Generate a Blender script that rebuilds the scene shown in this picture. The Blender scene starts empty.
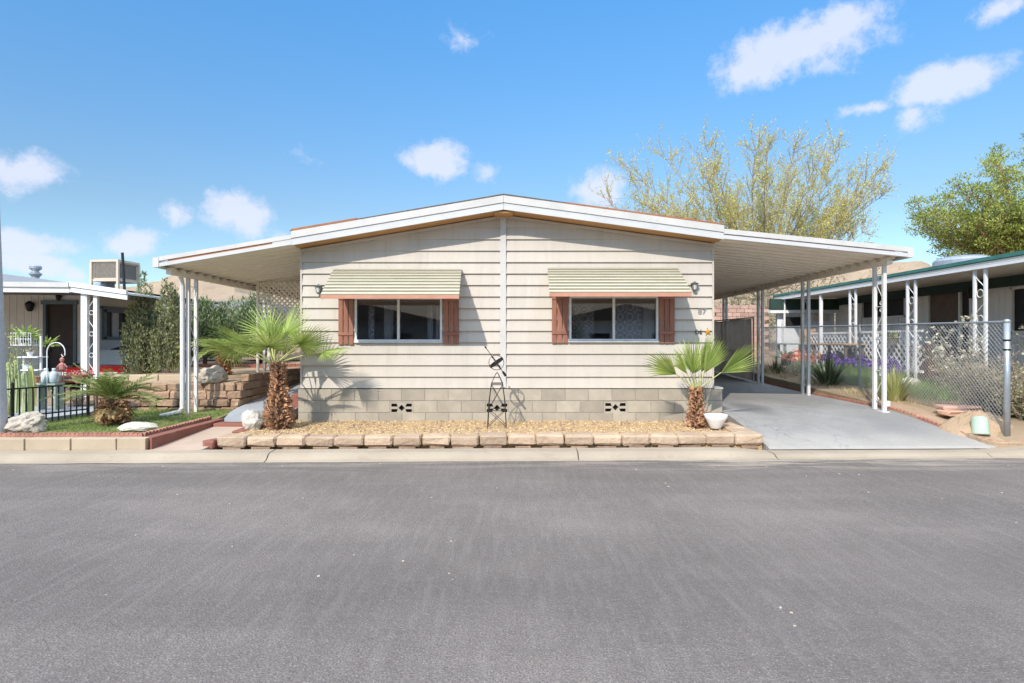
import bpy, math, random
from mathutils import Vector, Matrix, noise as mnoise
R = math.radians
rnd = random.Random(7)
scene = bpy.context.scene
col = scene.collection

# ------------------------------------------------------------------ camera, light, exposure
cam_d = bpy.data.cameras.new('camera'); cam = bpy.data.objects.new('camera', cam_d); col.objects.link(cam)
cam.location = (0, 0, 1.6); cam.rotation_euler = (R(90), 0, 0)
cam_d.sensor_width = 36; cam_d.lens = 600 * 36 / 1024
cam_d.clip_start = 0.05; cam_d.clip_end = 3000
scene.camera = cam

SUN = Vector((0.457, 1.0, -0.85)).normalized()          # direction the light travels
sd = bpy.data.lights.new('sun', 'SUN'); sd.energy = 2.95; sd.angle = R(0.55); sd.color = (1.0, 0.935, 0.84)
so = bpy.data.objects.new('sun', sd); col.objects.link(so)
so.rotation_euler = SUN.to_track_quat('-Z', 'Y').to_euler(); so.location = (-8, -12, 20)

scene.view_settings.view_transform = 'Standard'; scene.view_settings.look = 'None'
scene.view_settings.gamma = 1; scene.view_settings.use_curve_mapping = False
scene.view_settings.exposure = 0.55

w = bpy.data.worlds.new('World'); scene.world = w; w.use_nodes = True
nt = w.node_tree; nt.nodes.clear()
def N(nt, t, **k):
    n = nt.nodes.new(t)
    for a, b in k.items():
        setattr(n, a, b)
    return n
def mth(nt, op, a, b=None, clamp=False):
    n = N(nt, 'ShaderNodeMath', operation=op); n.use_clamp = clamp
    for i, v in enumerate((a, b)):
        if v is None: continue
        if isinstance(v, (int, float)): n.inputs[i].default_value = v
        else: nt.links.new(v, n.inputs[i])
    return n.outputs[0]
def vmath(nt, op, a, b=None):
    n = N(nt, 'ShaderNodeVectorMath', operation=op)
    for i, v in enumerate((a, b)):
        if v is None: continue
        if isinstance(v, (tuple, list, Vector)): n.inputs[i].default_value = v
        else: nt.links.new(v, n.inputs[i])
    return n
sky = N(nt, 'ShaderNodeTexSky', sky_type='NISHITA'); sky.sun_disc = False
sky.sun_elevation = R(37.7); sky.sun_rotation = R(204.6)
sky.altitude = 900; sky.air_density = 1.0; sky.dust_density = 0.3; sky.ozone_density = 1.6
tint = N(nt, 'ShaderNodeMix', data_type='RGBA', blend_type='MULTIPLY'); tint.inputs[0].default_value = 1
tcz = N(nt, 'ShaderNodeTexCoord'); sz_ = N(nt, 'ShaderNodeSeparateXYZ'); nt.links.new(tcz.outputs['Generated'], sz_.inputs[0])
el = N(nt, 'ShaderNodeMapRange'); el.inputs['From Min'].default_value = .2; el.inputs['From Max'].default_value = .5; nt.links.new(sz_.outputs['Z'], el.inputs['Value'])
tm = N(nt, 'ShaderNodeMix', data_type='RGBA'); tm.inputs[6].default_value = (.98, 1.10, 1.08, 1); tm.inputs[7].default_value = (.84, 1.62, 1.95, 1)
nt.links.new(el.outputs[0], tm.inputs[0])
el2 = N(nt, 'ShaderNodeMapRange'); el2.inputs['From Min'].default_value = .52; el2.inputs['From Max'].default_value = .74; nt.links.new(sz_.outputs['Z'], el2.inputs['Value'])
tm2 = N(nt, 'ShaderNodeMix', data_type='RGBA'); tm2.inputs[7].default_value = (12.5, 8.8, 5.7, 1)          # zenith above the view brightened and warmed, added to fill the shadows
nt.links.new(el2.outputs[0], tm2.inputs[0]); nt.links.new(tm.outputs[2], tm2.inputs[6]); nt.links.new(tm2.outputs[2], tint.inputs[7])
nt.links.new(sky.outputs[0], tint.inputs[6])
tc = N(nt, 'ShaderNodeTexCoord')
nz = N(nt, 'ShaderNodeTexNoise'); nz.inputs['Scale'].default_value = 9; nz.inputs['Detail'].default_value = 7; nz.inputs['Roughness'].default_value = 0.62
nt.links.new(tc.outputs['Generated'], nz.inputs['Vector'])
off = vmath(nt, 'MULTIPLY', vmath(nt, 'SUBTRACT', nz.outputs['Color'], (0.5, 0.5, 0.5)).outputs[0], (0.065, 0.02, 0.045)).outputs[0]
pos = vmath(nt, 'ADD', tc.outputs['Generated'], off).outputs[0]
CL = [(798, 50, 76, 26, .95), (845, 24, 36, 22, .8), (760, 66, 46, 20, .85), (946, 82, 38, 21, 1.15), (920, 112, 20, 20, .6), (872, 106, 26, 7, .6),
      (434, 160, 33, 20, 1.1), (488, 170, 22, 12, .5), (600, 190, 28, 20, 1.0), (242, 213, 30, 22, .95), (176, 213, 14, 16, .7), (136, 240, 22, 16, .95),
      (16, 168, 34, 24, .75), (24, 243, 38, 17, .85), (38, 262, 26, 13, 1.0), (72, 272, 12, 10, .7), (1000, 8, 22, 12, .7), (460, 38, 16, 20, .35), (490, 30, 12, 8, .3), (306, 156, 16, 8, .3), (276, 236, 22, 8, .4)]
best = None
for (cx, cy, rx, ry, dens) in CL:
    v = Vector((cx - 512, 600, 341.5 - cy)); L = v.length; v.normalize()
    d = vmath(nt, 'SUBTRACT', pos, tuple(v)).outputs[0]
    d = vmath(nt, 'MULTIPLY', d, (L / rx * 0.98, 4, L / ry * 0.98)).outputs[0]
    ln = vmath(nt, 'LENGTH', d).outputs['Value']
    o_ = mth(nt, 'MULTIPLY', mth(nt, 'SUBTRACT', 1.25, ln), dens)
    best = o_ if best is None else mth(nt, 'MAXIMUM', best, o_)
nz2 = N(nt, 'ShaderNodeTexNoise'); nz2.inputs['Scale'].default_value = 30; nz2.inputs['Detail'].default_value = 9; nz2.inputs['Roughness'].default_value = 0.68
nt.links.new(tc.outputs['Generated'], nz2.inputs['Vector'])
best = mth(nt, 'ADD', best, mth(nt, 'MULTIPLY', mth(nt, 'SUBTRACT', nz2.outputs['Fac'], 0.5), 1.5))
mr = N(nt, 'ShaderNodeMapRange', interpolation_type='SMOOTHSTEP')
mr.inputs['From Min'].default_value = 0.12; mr.inputs['From Max'].default_value = 0.80; mr.inputs['To Max'].default_value = 0.78
nt.links.new(best, mr.inputs['Value'])
mx = N(nt, 'ShaderNodeMix', data_type='RGBA'); mx.inputs[7].default_value = (6.0, 6.2, 7.4, 1)
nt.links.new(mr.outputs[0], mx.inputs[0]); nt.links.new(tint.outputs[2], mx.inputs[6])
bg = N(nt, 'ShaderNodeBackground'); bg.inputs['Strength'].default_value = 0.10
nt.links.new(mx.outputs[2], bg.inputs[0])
wo = N(nt, 'ShaderNodeOutputWorld'); nt.links.new(bg.outputs[0], wo.inputs[0])

# ------------------------------------------------------------------ materials
M = {}
def newmat(name):
    m = bpy.data.materials.new(name); m.use_nodes = True
    return m, m.node_tree, m.node_tree.nodes['Principled BSDF']
def mat(key, c1, c2=None, scale=4.0, rough=0.8, bump=0.0, bscale=40.0, metal=0.0, spec=0.35, tint=0.0, dirt=None, stretch=(1, 1, 1), transl=0.0, detail=5):
    """two-tone noise colour, bump, optional per-block tint attribute, optional dirt colour"""
    m, t, b = newmat(key)
    L = t.links
    tcn = N(t, 'ShaderNodeTexCoord'); mp = N(t, 'ShaderNodeMapping'); mp.inputs['Scale'].default_value = stretch
    L.new(tcn.outputs['Object'], mp.inputs[0])
    n1 = N(t, 'ShaderNodeTexNoise'); n1.inputs['Scale'].default_value = scale; n1.inputs['Detail'].default_value = detail; n1.inputs['Roughness'].default_value = .6
    L.new(mp.outputs[0], n1.inputs['Vector'])
    rp = N(t, 'ShaderNodeMapRange'); rp.inputs['From Min'].default_value = .32; rp.inputs['From Max'].default_value = .68
    L.new(n1.outputs['Fac'], rp.inputs['Value'])
    mix = N(t, 'ShaderNodeMix', data_type='RGBA'); c2 = c2 or tuple(x * .82 for x in c1)
    mix.inputs[6].default_value = (*c1, 1); mix.inputs[7].default_value = (*c2, 1)
    L.new(rp.outputs[0], mix.inputs[0]); out = mix.outputs[2]
    if dirt:
        dc, dscale, dmin, damt = dirt
        n2 = N(t, 'ShaderNodeTexNoise'); n2.inputs['Scale'].default_value = dscale; n2.inputs['Detail'].default_value = 8; n2.inputs['Roughness'].default_value = .7
        L.new(mp.outputs[0], n2.inputs['Vector'])
        r2 = N(t, 'ShaderNodeMapRange', interpolation_type='SMOOTHSTEP'); r2.inputs['From Min'].default_value = dmin; r2.inputs['From Max'].default_value = dmin + .22; r2.inputs['To Max'].default_value = damt
        L.new(n2.outputs['Fac'], r2.inputs['Value'])
        mm = N(t, 'ShaderNodeMix', data_type='RGBA'); mm.inputs[7].default_value = (*dc, 1)
        L.new(r2.outputs[0], mm.inputs[0]); L.new(out, mm.inputs[6]); out = mm.outputs[2]
    if tint:
        at = N(t, 'ShaderNodeAttribute', attribute_name='tint')
        r3 = N(t, 'ShaderNodeMapRange'); r3.inputs['To Min'].default_value = 1 - tint; r3.inputs['To Max'].default_value = 1 + tint
        L.new(at.outputs['Fac'], r3.inputs['Value'])
        vm = vmath(t, 'SCALE', out); L.new(r3.outputs[0], vm.inputs['Scale']); out = vm.outputs[0]
    L.new(out, b.inputs['Base Color'])
    b.inputs['Roughness'].default_value = rough; b.inputs['Metallic'].default_value = metal
    b.inputs['Specular IOR Level'].default_value = spec
    if bump:
        n3 = N(t, 'ShaderNodeTexNoise'); n3.inputs['Scale'].default_value = bscale; n3.inputs['Detail'].default_value = 5
        L.new(mp.outputs[0], n3.inputs['Vector'])
        bp = N(t, 'ShaderNodeBump'); bp.inputs['Strength'].default_value = 1.0; bp.inputs['Distance'].default_value = bump
        L.new(n3.outputs['Fac'], bp.inputs['Height']); L.new(bp.outputs[0], b.inputs['Normal'])
    if transl:
        tr = N(t, 'ShaderNodeBsdfTranslucent'); L.new(out, tr.inputs['Color'])
        ms = N(t, 'ShaderNodeMixShader'); ms.inputs[0].default_value = transl
        L.new(b.outputs[0], ms.inputs[1]); L.new(tr.outputs[0], ms.inputs[2])
        L.new(ms.outputs[0], t.nodes['Material Output'].inputs['Surface'])
    M[key] = m
    return m

mat('siding', (.545, .495, .425), (.49, .44, .375), 1.5, .62, .0012, 60, tint=.05, dirt=((.39, .335, .27), 3.4, .50, .36), stretch=(2.4, 1, .35))
mat('siding_side', (.52, .47, .40), None, 1.5, .65)
mat('trim_white', (.58, .56, .53), (.50, .485, .455), 2.5, .55, dirt=((.36, .32, .27), 6, .56, .5))
mat('fascia_lower', (.56, .56, .555), (.50, .50, .495), 2.0, .55, dirt=((.36, .34, .31), 7, .56, .55), stretch=(1, 1, 2))
mat('rust', (.42, .17, .07), (.30, .12, .06), 6, .85)
mat('mauve', (.33, .22, .22), (.25, .17, .17), 6, .8)
mat('soffit_wood', (.50, .27, .11), (.36, .18, .07), 5, .75, stretch=(.4, 4, 4))
mat('shingle', (.16, .12, .09), (.09, .07, .06), 12, .95, .004, 60)
mat('pan_cream', (.84, .765, .65), (.79, .71, .60), 1.2, .55)
mat('post_white', (.72, .71, .69), (.64, .62, .60), 6, .45, dirt=((.42, .30, .2), 14, .66, .6))
mat('post_grey', (.66, .655, .63), (.58, .575, .56), 6, .5, dirt=((.3, .2, .14), 14, .64, .6))
mat('frame_white', (.78, .78, .77), None, 8, .4)
mat('shutter', (.36, .165, .11), (.26, .11, .075), 3, .75, .002, 30, tint=.12, stretch=(6, 6, .6), dirt=((.50, .28, .20), 9, .58, .5))
mat('valance', (.54, .265, .18), (.46, .215, .145), 4, .6, dirt=((.45, .28, .2), 12, .6, .4))
mat('awn_light', (.57, .53, .43), (.49, .46, .34), 3, .5, stretch=(1, 1, 6), dirt=((.36, .37, .20), 5, .55, .5))
mat('awn_dark', (.27, .24, .16), (.21, .185, .115), 3, .5, dirt=((.42, .38, .18), 6, .55, .5))
mat('block', (.41, .36, .285), (.34, .30, .235), 5, .92, .004, 90, tint=.13, dirt=((.33, .30, .27), 2.6, .58, .45))
mat('mortar', (.36, .33, .29), None, 8, .95)
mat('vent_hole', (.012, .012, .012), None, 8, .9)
mat('lantern', (.16, .20, .19), (.10, .12, .12), 20, .45, metal=.4)
mat('lamp_glass', (.62, .62, .58), None, 20, .15)
mat('brass', (.34, .34, .34), (.27, .27, .27), 30, .45, metal=.2)
mat('gold', (.75, .42, .08), (.6, .3, .05), 30, .4, metal=.3)
mat('iron', (.022, .022, .024), (.035, .03, .028), 20, .5, metal=.3)
mat('bronze', (.10, .085, .07), (.06, .06, .055), 20, .5, metal=.5)
mat('planter_block', (.53, .395, .275), (.41, .29, .195), 4, .92, .02, 22, tint=.14, dirt=((.34, .24, .18), 5, .6, .4))
mat('rubble_block', (.40, .265, .175), (.29, .19, .125), 4, .93, .025, 20, tint=.22, dirt=((.24, .18, .14), 5, .58, .5))
mat('terracotta', (.42, .20, .14), (.34, .155, .11), 6, .85, .003, 50, tint=.14, dirt=((.55, .40, .32), 8, .58, .5))
mat('red_wall', (.29, .115, .08), (.235, .09, .065), 3, .8, .002, 50, dirt=((.42, .28, .21), 5, .54, .6))
mat('tan_wall', (.48, .39, .275), (.41, .33, .23), 2.5, .88, .003, 60, dirt=((.42, .33, .24), 6, .58, .45))
mat('curb', (.41, .34, .255), (.33, .27, .20), 1.6, .9, .004, 70, dirt=((.27, .21, .155), 5.5, .52, .6), stretch=(.6, 1, 1))
mat('curb_dark', (.16, .135, .115), None, 8, .95)
mat('path_pink', (.50, .38, .29), (.42, .31, .235), 2.2, .88, .003, 60, dirt=((.50, .28, .22), 4, .56, .5))
mat('path_grey', (.40, .42, .44), (.33, .35, .37), 2.2, .8, .002, 60)
mat('gravel', (.58, .41, .22), (.42, .28, .14), 34, .95, .02, 60, dirt=((.72, .58, .36), 50, .55, .6))
mat('gravel_stone', (.66, .48, .27), (.48, .33, .18), 9, .9, tint=.6)
mat('dirt', (.44, .315, .205), (.36, .25, .16), 3, .95, .02, 22, dirt=((.54, .42, .30), 9, .56, .6))
mat('ground', (.34, .25, .16), (.27, .195, .125), .6, .97, .02, 12, dirt=((.26, .25, .12), 1.1, .55, .5))
mat('soil_grass', (.20, .22, .075), (.30, .24, .13), 4, .95, .01, 40)
mat('white_rock', (.50, .45, .37), (.40, .33, .25), 5, .85, .02, 14, dirt=((.30, .19, .11), 3.4, .56, .7))
mat('pale_rock', (.58, .55, .48), (.48, .44, .36), 5, .85, .012, 14)
mat('brown_rock', (.40, .27, .19), (.29, .20, .14), 5, .9, .014, 14)
mat('pot_white', (.82, .81, .79), None, 6, .35)
mat('galv', (.44, .47, .50), (.36, .39, .42), 14, .38, metal=.55)
mat('wire', (.50, .51, .52), (.42, .43, .44), 14, .45, metal=.5)
mat('fabric_screen', (.46, .40, .33), (.38, .33, .27), 5, .95, transl=.5, dirt=((.36, .32, .27), 3, .55, .6))
mat('drum_green', (.42, .52, .40), (.36, .46, .35), 4, .55, dirt=((.60, .56, .42), 6, .58, .5))
mat('brick_red', (.50, .33, .26), (.40, .25, .19), 5, .92, .004, 60, tint=.2)
mat('flagstone', (.56, .34, .235), (.46, .28, .19), 4, .9, .008, 20, tint=.15)
mat('bark', (.22, .17, .13), (.13, .10, .08), 14, .95, .01, 30)
mat('bark_tree', (.36, .28, .21), (.28, .22, .165), 10, .95, .01, 30)
mat('bark_pine', (.30, .165, .10), (.22, .12, .08), 8, .95, .01, 24)
mat('leaf_spring', (.66, .58, .17), (.53, .52, .14), .9, .6, tint=.25, transl=.35)
mat('leaf_pine', (.24, .30, .06), (.36, .38, .09), .8, .6, tint=.5, transl=.2)
mat('leaf_juniper', (.17, .19, .095), (.29, .30, .14), 2.2, .7, tint=.5, transl=.15)
mat('leaf_oleander', (.14, .19, .09), (.24, .29, .13), 1.5, .6, tint=.5, transl=.2)
mat('leaf_palm', (.26, .37, .07), (.40, .47, .14), 3, .45, tint=.35, transl=.35)
mat('leaf_palm_dark', (.16, .23, .055), (.24, .30, .08), 3, .5, tint=.35, transl=.25)
mat('petiole', (.42, .46, .17), (.34, .34, .12), 6, .5)
mat('palm_boot', (.52, .30, .165), (.28, .145, .08), 8, .9, tint=.45)
mat('palm_core', (.13, .075, .045), None, 10, .95)
mat('frond_dry', (.44, .33, .13), (.30, .20, .09), 6, .8, tint=.4)
mat('grass', (.13, .235, .04), (.22, .31, .07), 2.4, .65, tint=.45, transl=.25)
mat('grass_dry', (.52, .44, .26), (.40, .33, .19), 2.4, .8, tint=.35, transl=.2)
mat('iris_leaf', (.26, .37, .13), (.19, .29, .08), 3, .55, tint=.35, transl=.2)
mat('iris_bloom', (.115, .045, .30), (.20, .09, .42), 14, .6, tint=.4)
mat('poppy', (.72, .16, .06), (.78, .30, .14), 10, .6, tint=.3)
mat('yucca', (.075, .115, .05), (.14, .17, .08), 4, .5, tint=.5, transl=.1)
mat('yucca_light', (.34, .38, .13), (.46, .44, .20), 4, .55, tint=.4, transl=.15)
mat('twig', (.36, .29, .22), (.25, .19, .145), 10, .9)
mat('leaf_sage', (.62, .57, .45), (.50, .50, .36), 8, .8, tint=.3, transl=.2)
mat('leaf_brush', (.30, .31, .17), (.38, .33, .20), 5, .8, tint=.4, transl=.15)
mat('cactus', (.42, .47, .25), (.33, .40, .19), 5, .6, .003, 60)
mat('cactus_yellow', (.56, .56, .20), (.46, .48, .16), 5, .6)
mat('hill', (.40, .295, .20), (.31, .225, .15), .045, 1.0, 0, .5, dirt=((.17, .165, .09), .55, .50, .75))
mat('nb_wall', (.74, .71, .65), (.67, .64, .58), 2, .75)
mat('nb_trim_blue', (.13, .18, .20), None, 5, .6)
mat('nb_dark', (.018, .016, .016), (.03, .026, .026), 5, .6)
mat('door_wood', (.028, .018, .016), (.045, .028, .022), 6, .5)
mat('cooler_tan', (.66, .54, .42), (.58, .47, .36), 4, .6)
mat('cooler_pad', (.24, .21, .175), (.17, .15, .125), 14, .9)
mat('roof_grey', (.26, .27, .29), (.19, .20, .22), 8, .9)
mat('nb_white', (.78, .78, .77), (.70, .70, .69), 2, .55)
mat('rnb_wall', (.82, .78, .71), (.76, .72, .65), 2, .7)
mat('rnb_blue', (.80, .82, .85), (.73, .76, .80), 2, .7)
mat('teal', (.06, .20, .17), (.04, .14, .12), 4, .6, dirt=((.16, .32, .28), 5, .55, .5))
mat('green_dark', (.02, .045, .035), (.03, .06, .045), 4, .7)
mat('door_brown', (.16, .105, .075), (.12, .08, .06), 4, .6)
mat('pole', (.47, .47, .47), (.40, .40, .41), 18, .8, .002, 60, dirt=((.32, .25, .2), 3, .6, .5))
mat('car_red', (.26, .012, .012), (.22, .01, .01), 4, .25, spec=.6)
mat('car_cloth', (.014, .014, .016), (.022, .022, .024), 6, .85)
mat('chrome', (.6, .62, .64), None, 4, .2, metal=.9)
mat('tyre', (.02, .02, .02), None, 4, .9)
mat('wood_plank', (.55, .36, .19), (.44, .27, .14), 4, .7, stretch=(1, 6, 6))
mat('table_green', (.30, .38, .33), None, 4, .6)
mat('terracotta_pot', (.56, .25, .13), None, 6, .8)
mat('curtain', (.80, .78, .78), (.68, .66, .67), 9, .85, transl=.35)
mat('room', (.50, .48, .46), (.42, .40, .39), 1.2, .9)
mat('room_green', (.05, .10, .055), None, 3, .9)
mat('bottle_clear', (.55, .62, .64), (.45, .52, .54), 8, .2)
mat('figure_red', (.52, .24, .20), (.40, .15, .13), 12, .6)
mat('blue_tub', (.22, .33, .42), None, 5, .5)

# asphalt: aggregate, patches, faint tyre bands, pale specks
m, t, b = newmat('asphalt'); L = t.links; M['asphalt'] = m
tcn = N(t, 'ShaderNodeTexCoord')
def noise_(t, vec, s, d=5, r=.6):
    n = N(t, 'ShaderNodeTexNoise'); n.inputs['Scale'].default_value = s; n.inputs['Detail'].default_value = d; n.inputs['Roughness'].default_value = r
    t.links.new(vec, n.inputs['Vector']); return n.outputs['Fac']
def ramp_(t, v, a, b_, lo=0., hi=1., smooth=True):
    n = N(t, 'ShaderNodeMapRange', interpolation_type='SMOOTHSTEP' if smooth else 'LINEAR')
    n.inputs['From Min'].default_value = a; n.inputs['From Max'].default_value = b_; n.inputs['To Min'].default_value = lo; n.inputs['To Max'].default_value = hi
    t.links.new(v, n.inputs['Value']); return n.outputs[0]
def mixc(t, f, a, b_):
    n = N(t, 'ShaderNodeMix', data_type='RGBA')
    for i, v in ((0, f), (6, a), (7, b_)):
        if isinstance(v, tuple): n.inputs[i].default_value = (*v, 1)
        elif isinstance(v, (int, float)): n.inputs[i].default_value = v
        else: t.links.new(v, n.inputs[i])
    return n.outputs[2]
ob = tcn.outputs['Object']
mpw = N(t, 'ShaderNodeMapping'); mpw.inputs['Scale'].default_value = (.16, 1.1, 1); L.new(ob, mpw.inputs[0])
band = noise_(t, mpw.outputs[0], .9, 4)
patch = noise_(t, ob, .55, 6, .65)
fine = noise_(t, ob, 95, 3, .75); mid = noise_(t, ob, 22, 4, .7)
c = mixc(t, ramp_(t, patch, .38, .64), (.180, .150, .129), (.262, .220, .191))
c = mixc(t, ramp_(t, band, .42, .62, 0, .5), c, (.138, .115, .099))
c = mixc(t, ramp_(t, mid, .35, .7, 0, .35), c, (.33, .295, .27))
c = mixc(t, ramp_(t, fine, .44, .57, .0, .8), c, (.10, .09, .084))
vo = N(t, 'ShaderNodeTexVoronoi'); vo.inputs['Scale'].default_value = 62; L.new(ob, vo.inputs['Vector'])
spk = mth(t, 'MULTIPLY', ramp_(t, vo.outputs['Distance'], .33, .16), ramp_(t, vo.outputs['Color'], .62, .70))
c = mixc(t, mth(t, 'MULTIPLY', spk, .5), c, (.46, .42, .385))
vo2 = N(t, 'ShaderNodeTexVoronoi'); vo2.inputs['Scale'].default_value = 1.7
wn = N(t, 'ShaderNodeTexNoise'); wn.inputs['Scale'].default_value = 9; L.new(ob, wn.inputs['Vector'])
L.new(vmath(t, 'ADD', ob, vmath(t, 'SCALE', wn.outputs['Color']).outputs[0]).outputs[0], vo2.inputs['Vector'])
t.nodes[-1].inputs
for n_ in t.nodes:
    if n_.type == 'VECT_MATH' and n_.operation == 'SCALE': n_.inputs['Scale'].default_value = .12
spots = mth(t, 'MULTIPLY', ramp_(t, vo2.outputs['Distance'], .030, .012), ramp_(t, vo2.outputs['Color'], .45, .5))
c = mixc(t, mth(t, 'MULTIPLY', spots, .6), c, (.38, .35, .32))
sx = N(t, 'ShaderNodeSeparateXYZ'); L.new(ob, sx.inputs[0])
lane = mth(t, 'SINE', mth(t, 'MULTIPLY', mth(t, 'ADD', sx.outputs['Y'], mth(t, 'MULTIPLY', band, .9)), 1.75))
c = mixc(t, ramp_(t, lane, -.2, 1., 0, .30), c, (.105, .090, .080))
mps = N(t, 'ShaderNodeMapping'); mps.inputs['Scale'].default_value = (1.1, .12, 1); mps.inputs['Rotation'].default_value = (0, 0, .5); L.new(ob, mps.inputs[0])
rake = noise_(t, mps.outputs[0], 14, 3, .6)
c = mixc(t, ramp_(t, rake, .45, .7, 0, .15), c, (.31, .28, .255))
# pale dust creeping from the kerb
sx = N(t, 'ShaderNodeSeparateXYZ'); L.new(ob, sx.inputs[0])
edge = mth(t, 'SUBTRACT', sx.outputs['Y'], mth(t, 'MULTIPLY', sx.outputs['X'], .028))
dn = noise_(t, mpw.outputs[0], 5, 6, .7)
dust = mth(t, 'MULTIPLY', ramp_(t, edge, 7.0, 8.15), ramp_(t, dn, .42, .62))
dr = mth(t, 'MULTIPLY', ramp_(t, sx.outputs['X'], .5, 3.), ramp_(t, sx.outputs['X'], 7.5, 5.))
dust = mth(t, 'MULTIPLY', dust, mth(t, 'ADD', mth(t, 'MULTIPLY', dr, .55), .34))
c = mixc(t, dust, c, (.44, .37, .29))
L.new(c, b.inputs['Base Color']); b.inputs['Roughness'].default_value = .85; b.inputs['Specular IOR Level'].default_value = .3
bp = N(t, 'ShaderNodeBump'); bp.inputs['Distance'].default_value = .006; bp.inputs['Strength'].default_value = .9
hh = mth(t, 'ADD', fine, mth(t, 'MULTIPLY', vo.outputs['Distance'], -.8)); L.new(hh, bp.inputs['Height']); L.new(bp.outputs[0], b.inputs['Normal'])

# driveway concrete with stains, cracks and faint joints
m, t, b = newmat('driveway'); L = t.links; M['driveway'] = m
ob = N(t, 'ShaderNodeTexCoord').outputs['Object']
p1 = noise_(t, ob, .7, 6, .65); p2 = noise_(t, ob, 3.2, 6, .7); f1 = noise_(t, ob, 60, 4)
c = mixc(t, ramp_(t, p1, .36, .64), (.225, .215, .20), (.305, .292, .272))
c = mixc(t, ramp_(t, p2, .46, .68, 0, .6), c, (.20, .20, .20))
c = mixc(t, ramp_(t, f1, .4, .65, 0, .25), c, (.44, .43, .41))
sx = N(t, 'ShaderNodeSeparateXYZ'); L.new(ob, sx.inputs[0])
def blob(cx, cy, r_):
    dx = mth(t, 'SUBTRACT', sx.outputs['X'], cx); dy = mth(t, 'MULTIPLY', mth(t, 'SUBTRACT', sx.outputs['Y'], cy), .45)
    d_ = mth(t, 'SQRT', mth(t, 'ADD', mth(t, 'MULTIPLY', dx, dx), mth(t, 'MULTIPLY', dy, dy)))
    d_ = mth(t, 'ADD', d_, mth(t, 'MULTIPLY', mth(t, 'SUBTRACT', p2, .5), .5))
    return ramp_(t, d_, r_, r_ * .35)
c = mixc(t, mth(t, 'MULTIPLY', blob(4.35, 10.9, .42), .6), c, (.12, .12, .12))
c = mixc(t, mth(t, 'MULTIPLY', blob(6.0, 9.6, .35), .35), c, (.2, .2, .2))
mpc = N(t, 'ShaderNodeMapping'); mpc.inputs['Scale'].default_value = (1, .5, 1); L.new(ob, mpc.inputs[0])
nn = N(t, 'ShaderNodeTexNoise'); nn.inputs['Scale'].default_value = 2.2; nn.inputs['Detail'].default_value = 5; L.new(mpc.outputs[0], nn.inputs['Vector'])
vc = N(t, 'ShaderNodeTexVoronoi', feature='DISTANCE_TO_EDGE'); vc.inputs['Scale'].default_value = .8
sc_ = vmath(t, 'SCALE', nn.outputs['Color']); sc_.inputs['Scale'].default_value = .7
L.new(vmath(t, 'ADD', mpc.outputs[0], sc_.outputs[0]).outputs[0], vc.inputs['Vector'])
crk = mth(t, 'MULTIPLY', ramp_(t, vc.outputs['Distance'], .007, .002), ramp_(t, p1, .47, .55))
c = mixc(t, mth(t, 'MULTIPLY', crk, .45), c, (.10, .10, .10))
edge = mth(t, 'SUBTRACT', sx.outputs['Y'], mth(t, 'MULTIPLY', sx.outputs['X'], .028))
c = mixc(t, mth(t, 'MULTIPLY', ramp_(t, edge, 9.3, 8.4), .35), c, (.52, .47, .40))
L.new(c, b.inputs['Base Color']); b.inputs['Roughness'].default_value = .75
bp = N(t, 'ShaderNodeBump'); bp.inputs['Distance'].default_value = .004; L.new(f1, bp.inputs['Height']); L.new(bp.outputs[0], b.inputs['Normal'])

# glass: a clear pane that also mirrors the street
m, t, b = newmat('glass'); L = t.links; M['glass'] = m
tr = N(t, 'ShaderNodeBsdfTransparent'); tr.inputs[0].default_value = (.92, .94, .95, 1)
gl = N(t, 'ShaderNodeBsdfGlossy'); gl.inputs['Roughness'].default_value = .01; gl.inputs['Color'].default_value = (.9, .93, .95, 1)
fr = N(t, 'ShaderNodeFresnel'); fr.inputs['IOR'].default_value = 2.15
ms = N(t, 'ShaderNodeMixShader'); L.new(fr.outputs[0], ms.inputs[0]); L.new(tr.outputs[0], ms.inputs[1]); L.new(gl.outputs[0], ms.inputs[2])
L.new(ms.outputs[0], t.nodes['Material Output'].inputs['Surface'])
# lace curtain: a cloth with an eyelet pattern
m, t, b = newmat('lace'); L = t.links; M['lace'] = m
ob = N(t, 'ShaderNodeTexCoord').outputs['Object']
vo = N(t, 'ShaderNodeTexVoronoi', feature='F1'); vo.inputs['Scale'].default_value = 5.5; vo.inputs['Randomness'].default_value = .12; L.new(ob, vo.inputs['Vector'])
rings = mth(t, 'PINGPONG', mth(t, 'MULTIPLY', vo.outputs['Distance'], 7), 1)
f_ = mth(t, 'ADD', mth(t, 'MULTIPLY', rings, .45), mth(t, 'MULTIPLY', noise_(t, ob, 55, 2), .45))
tr = N(t, 'ShaderNodeBsdfTransparent'); b.inputs['Base Color'].default_value = (.62, .60, .66, 1); b.inputs['Roughness'].default_value = .9
ms = N(t, 'ShaderNodeMixShader'); L.new(ramp_(t, f_, .15, .75, .45, .95), ms.inputs[0]); L.new(tr.outputs[0], ms.inputs[1]); L.new(b.outputs[0], ms.inputs[2])
L.new(ms.outputs[0], t.nodes['Material Output'].inputs['Surface'])

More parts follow.
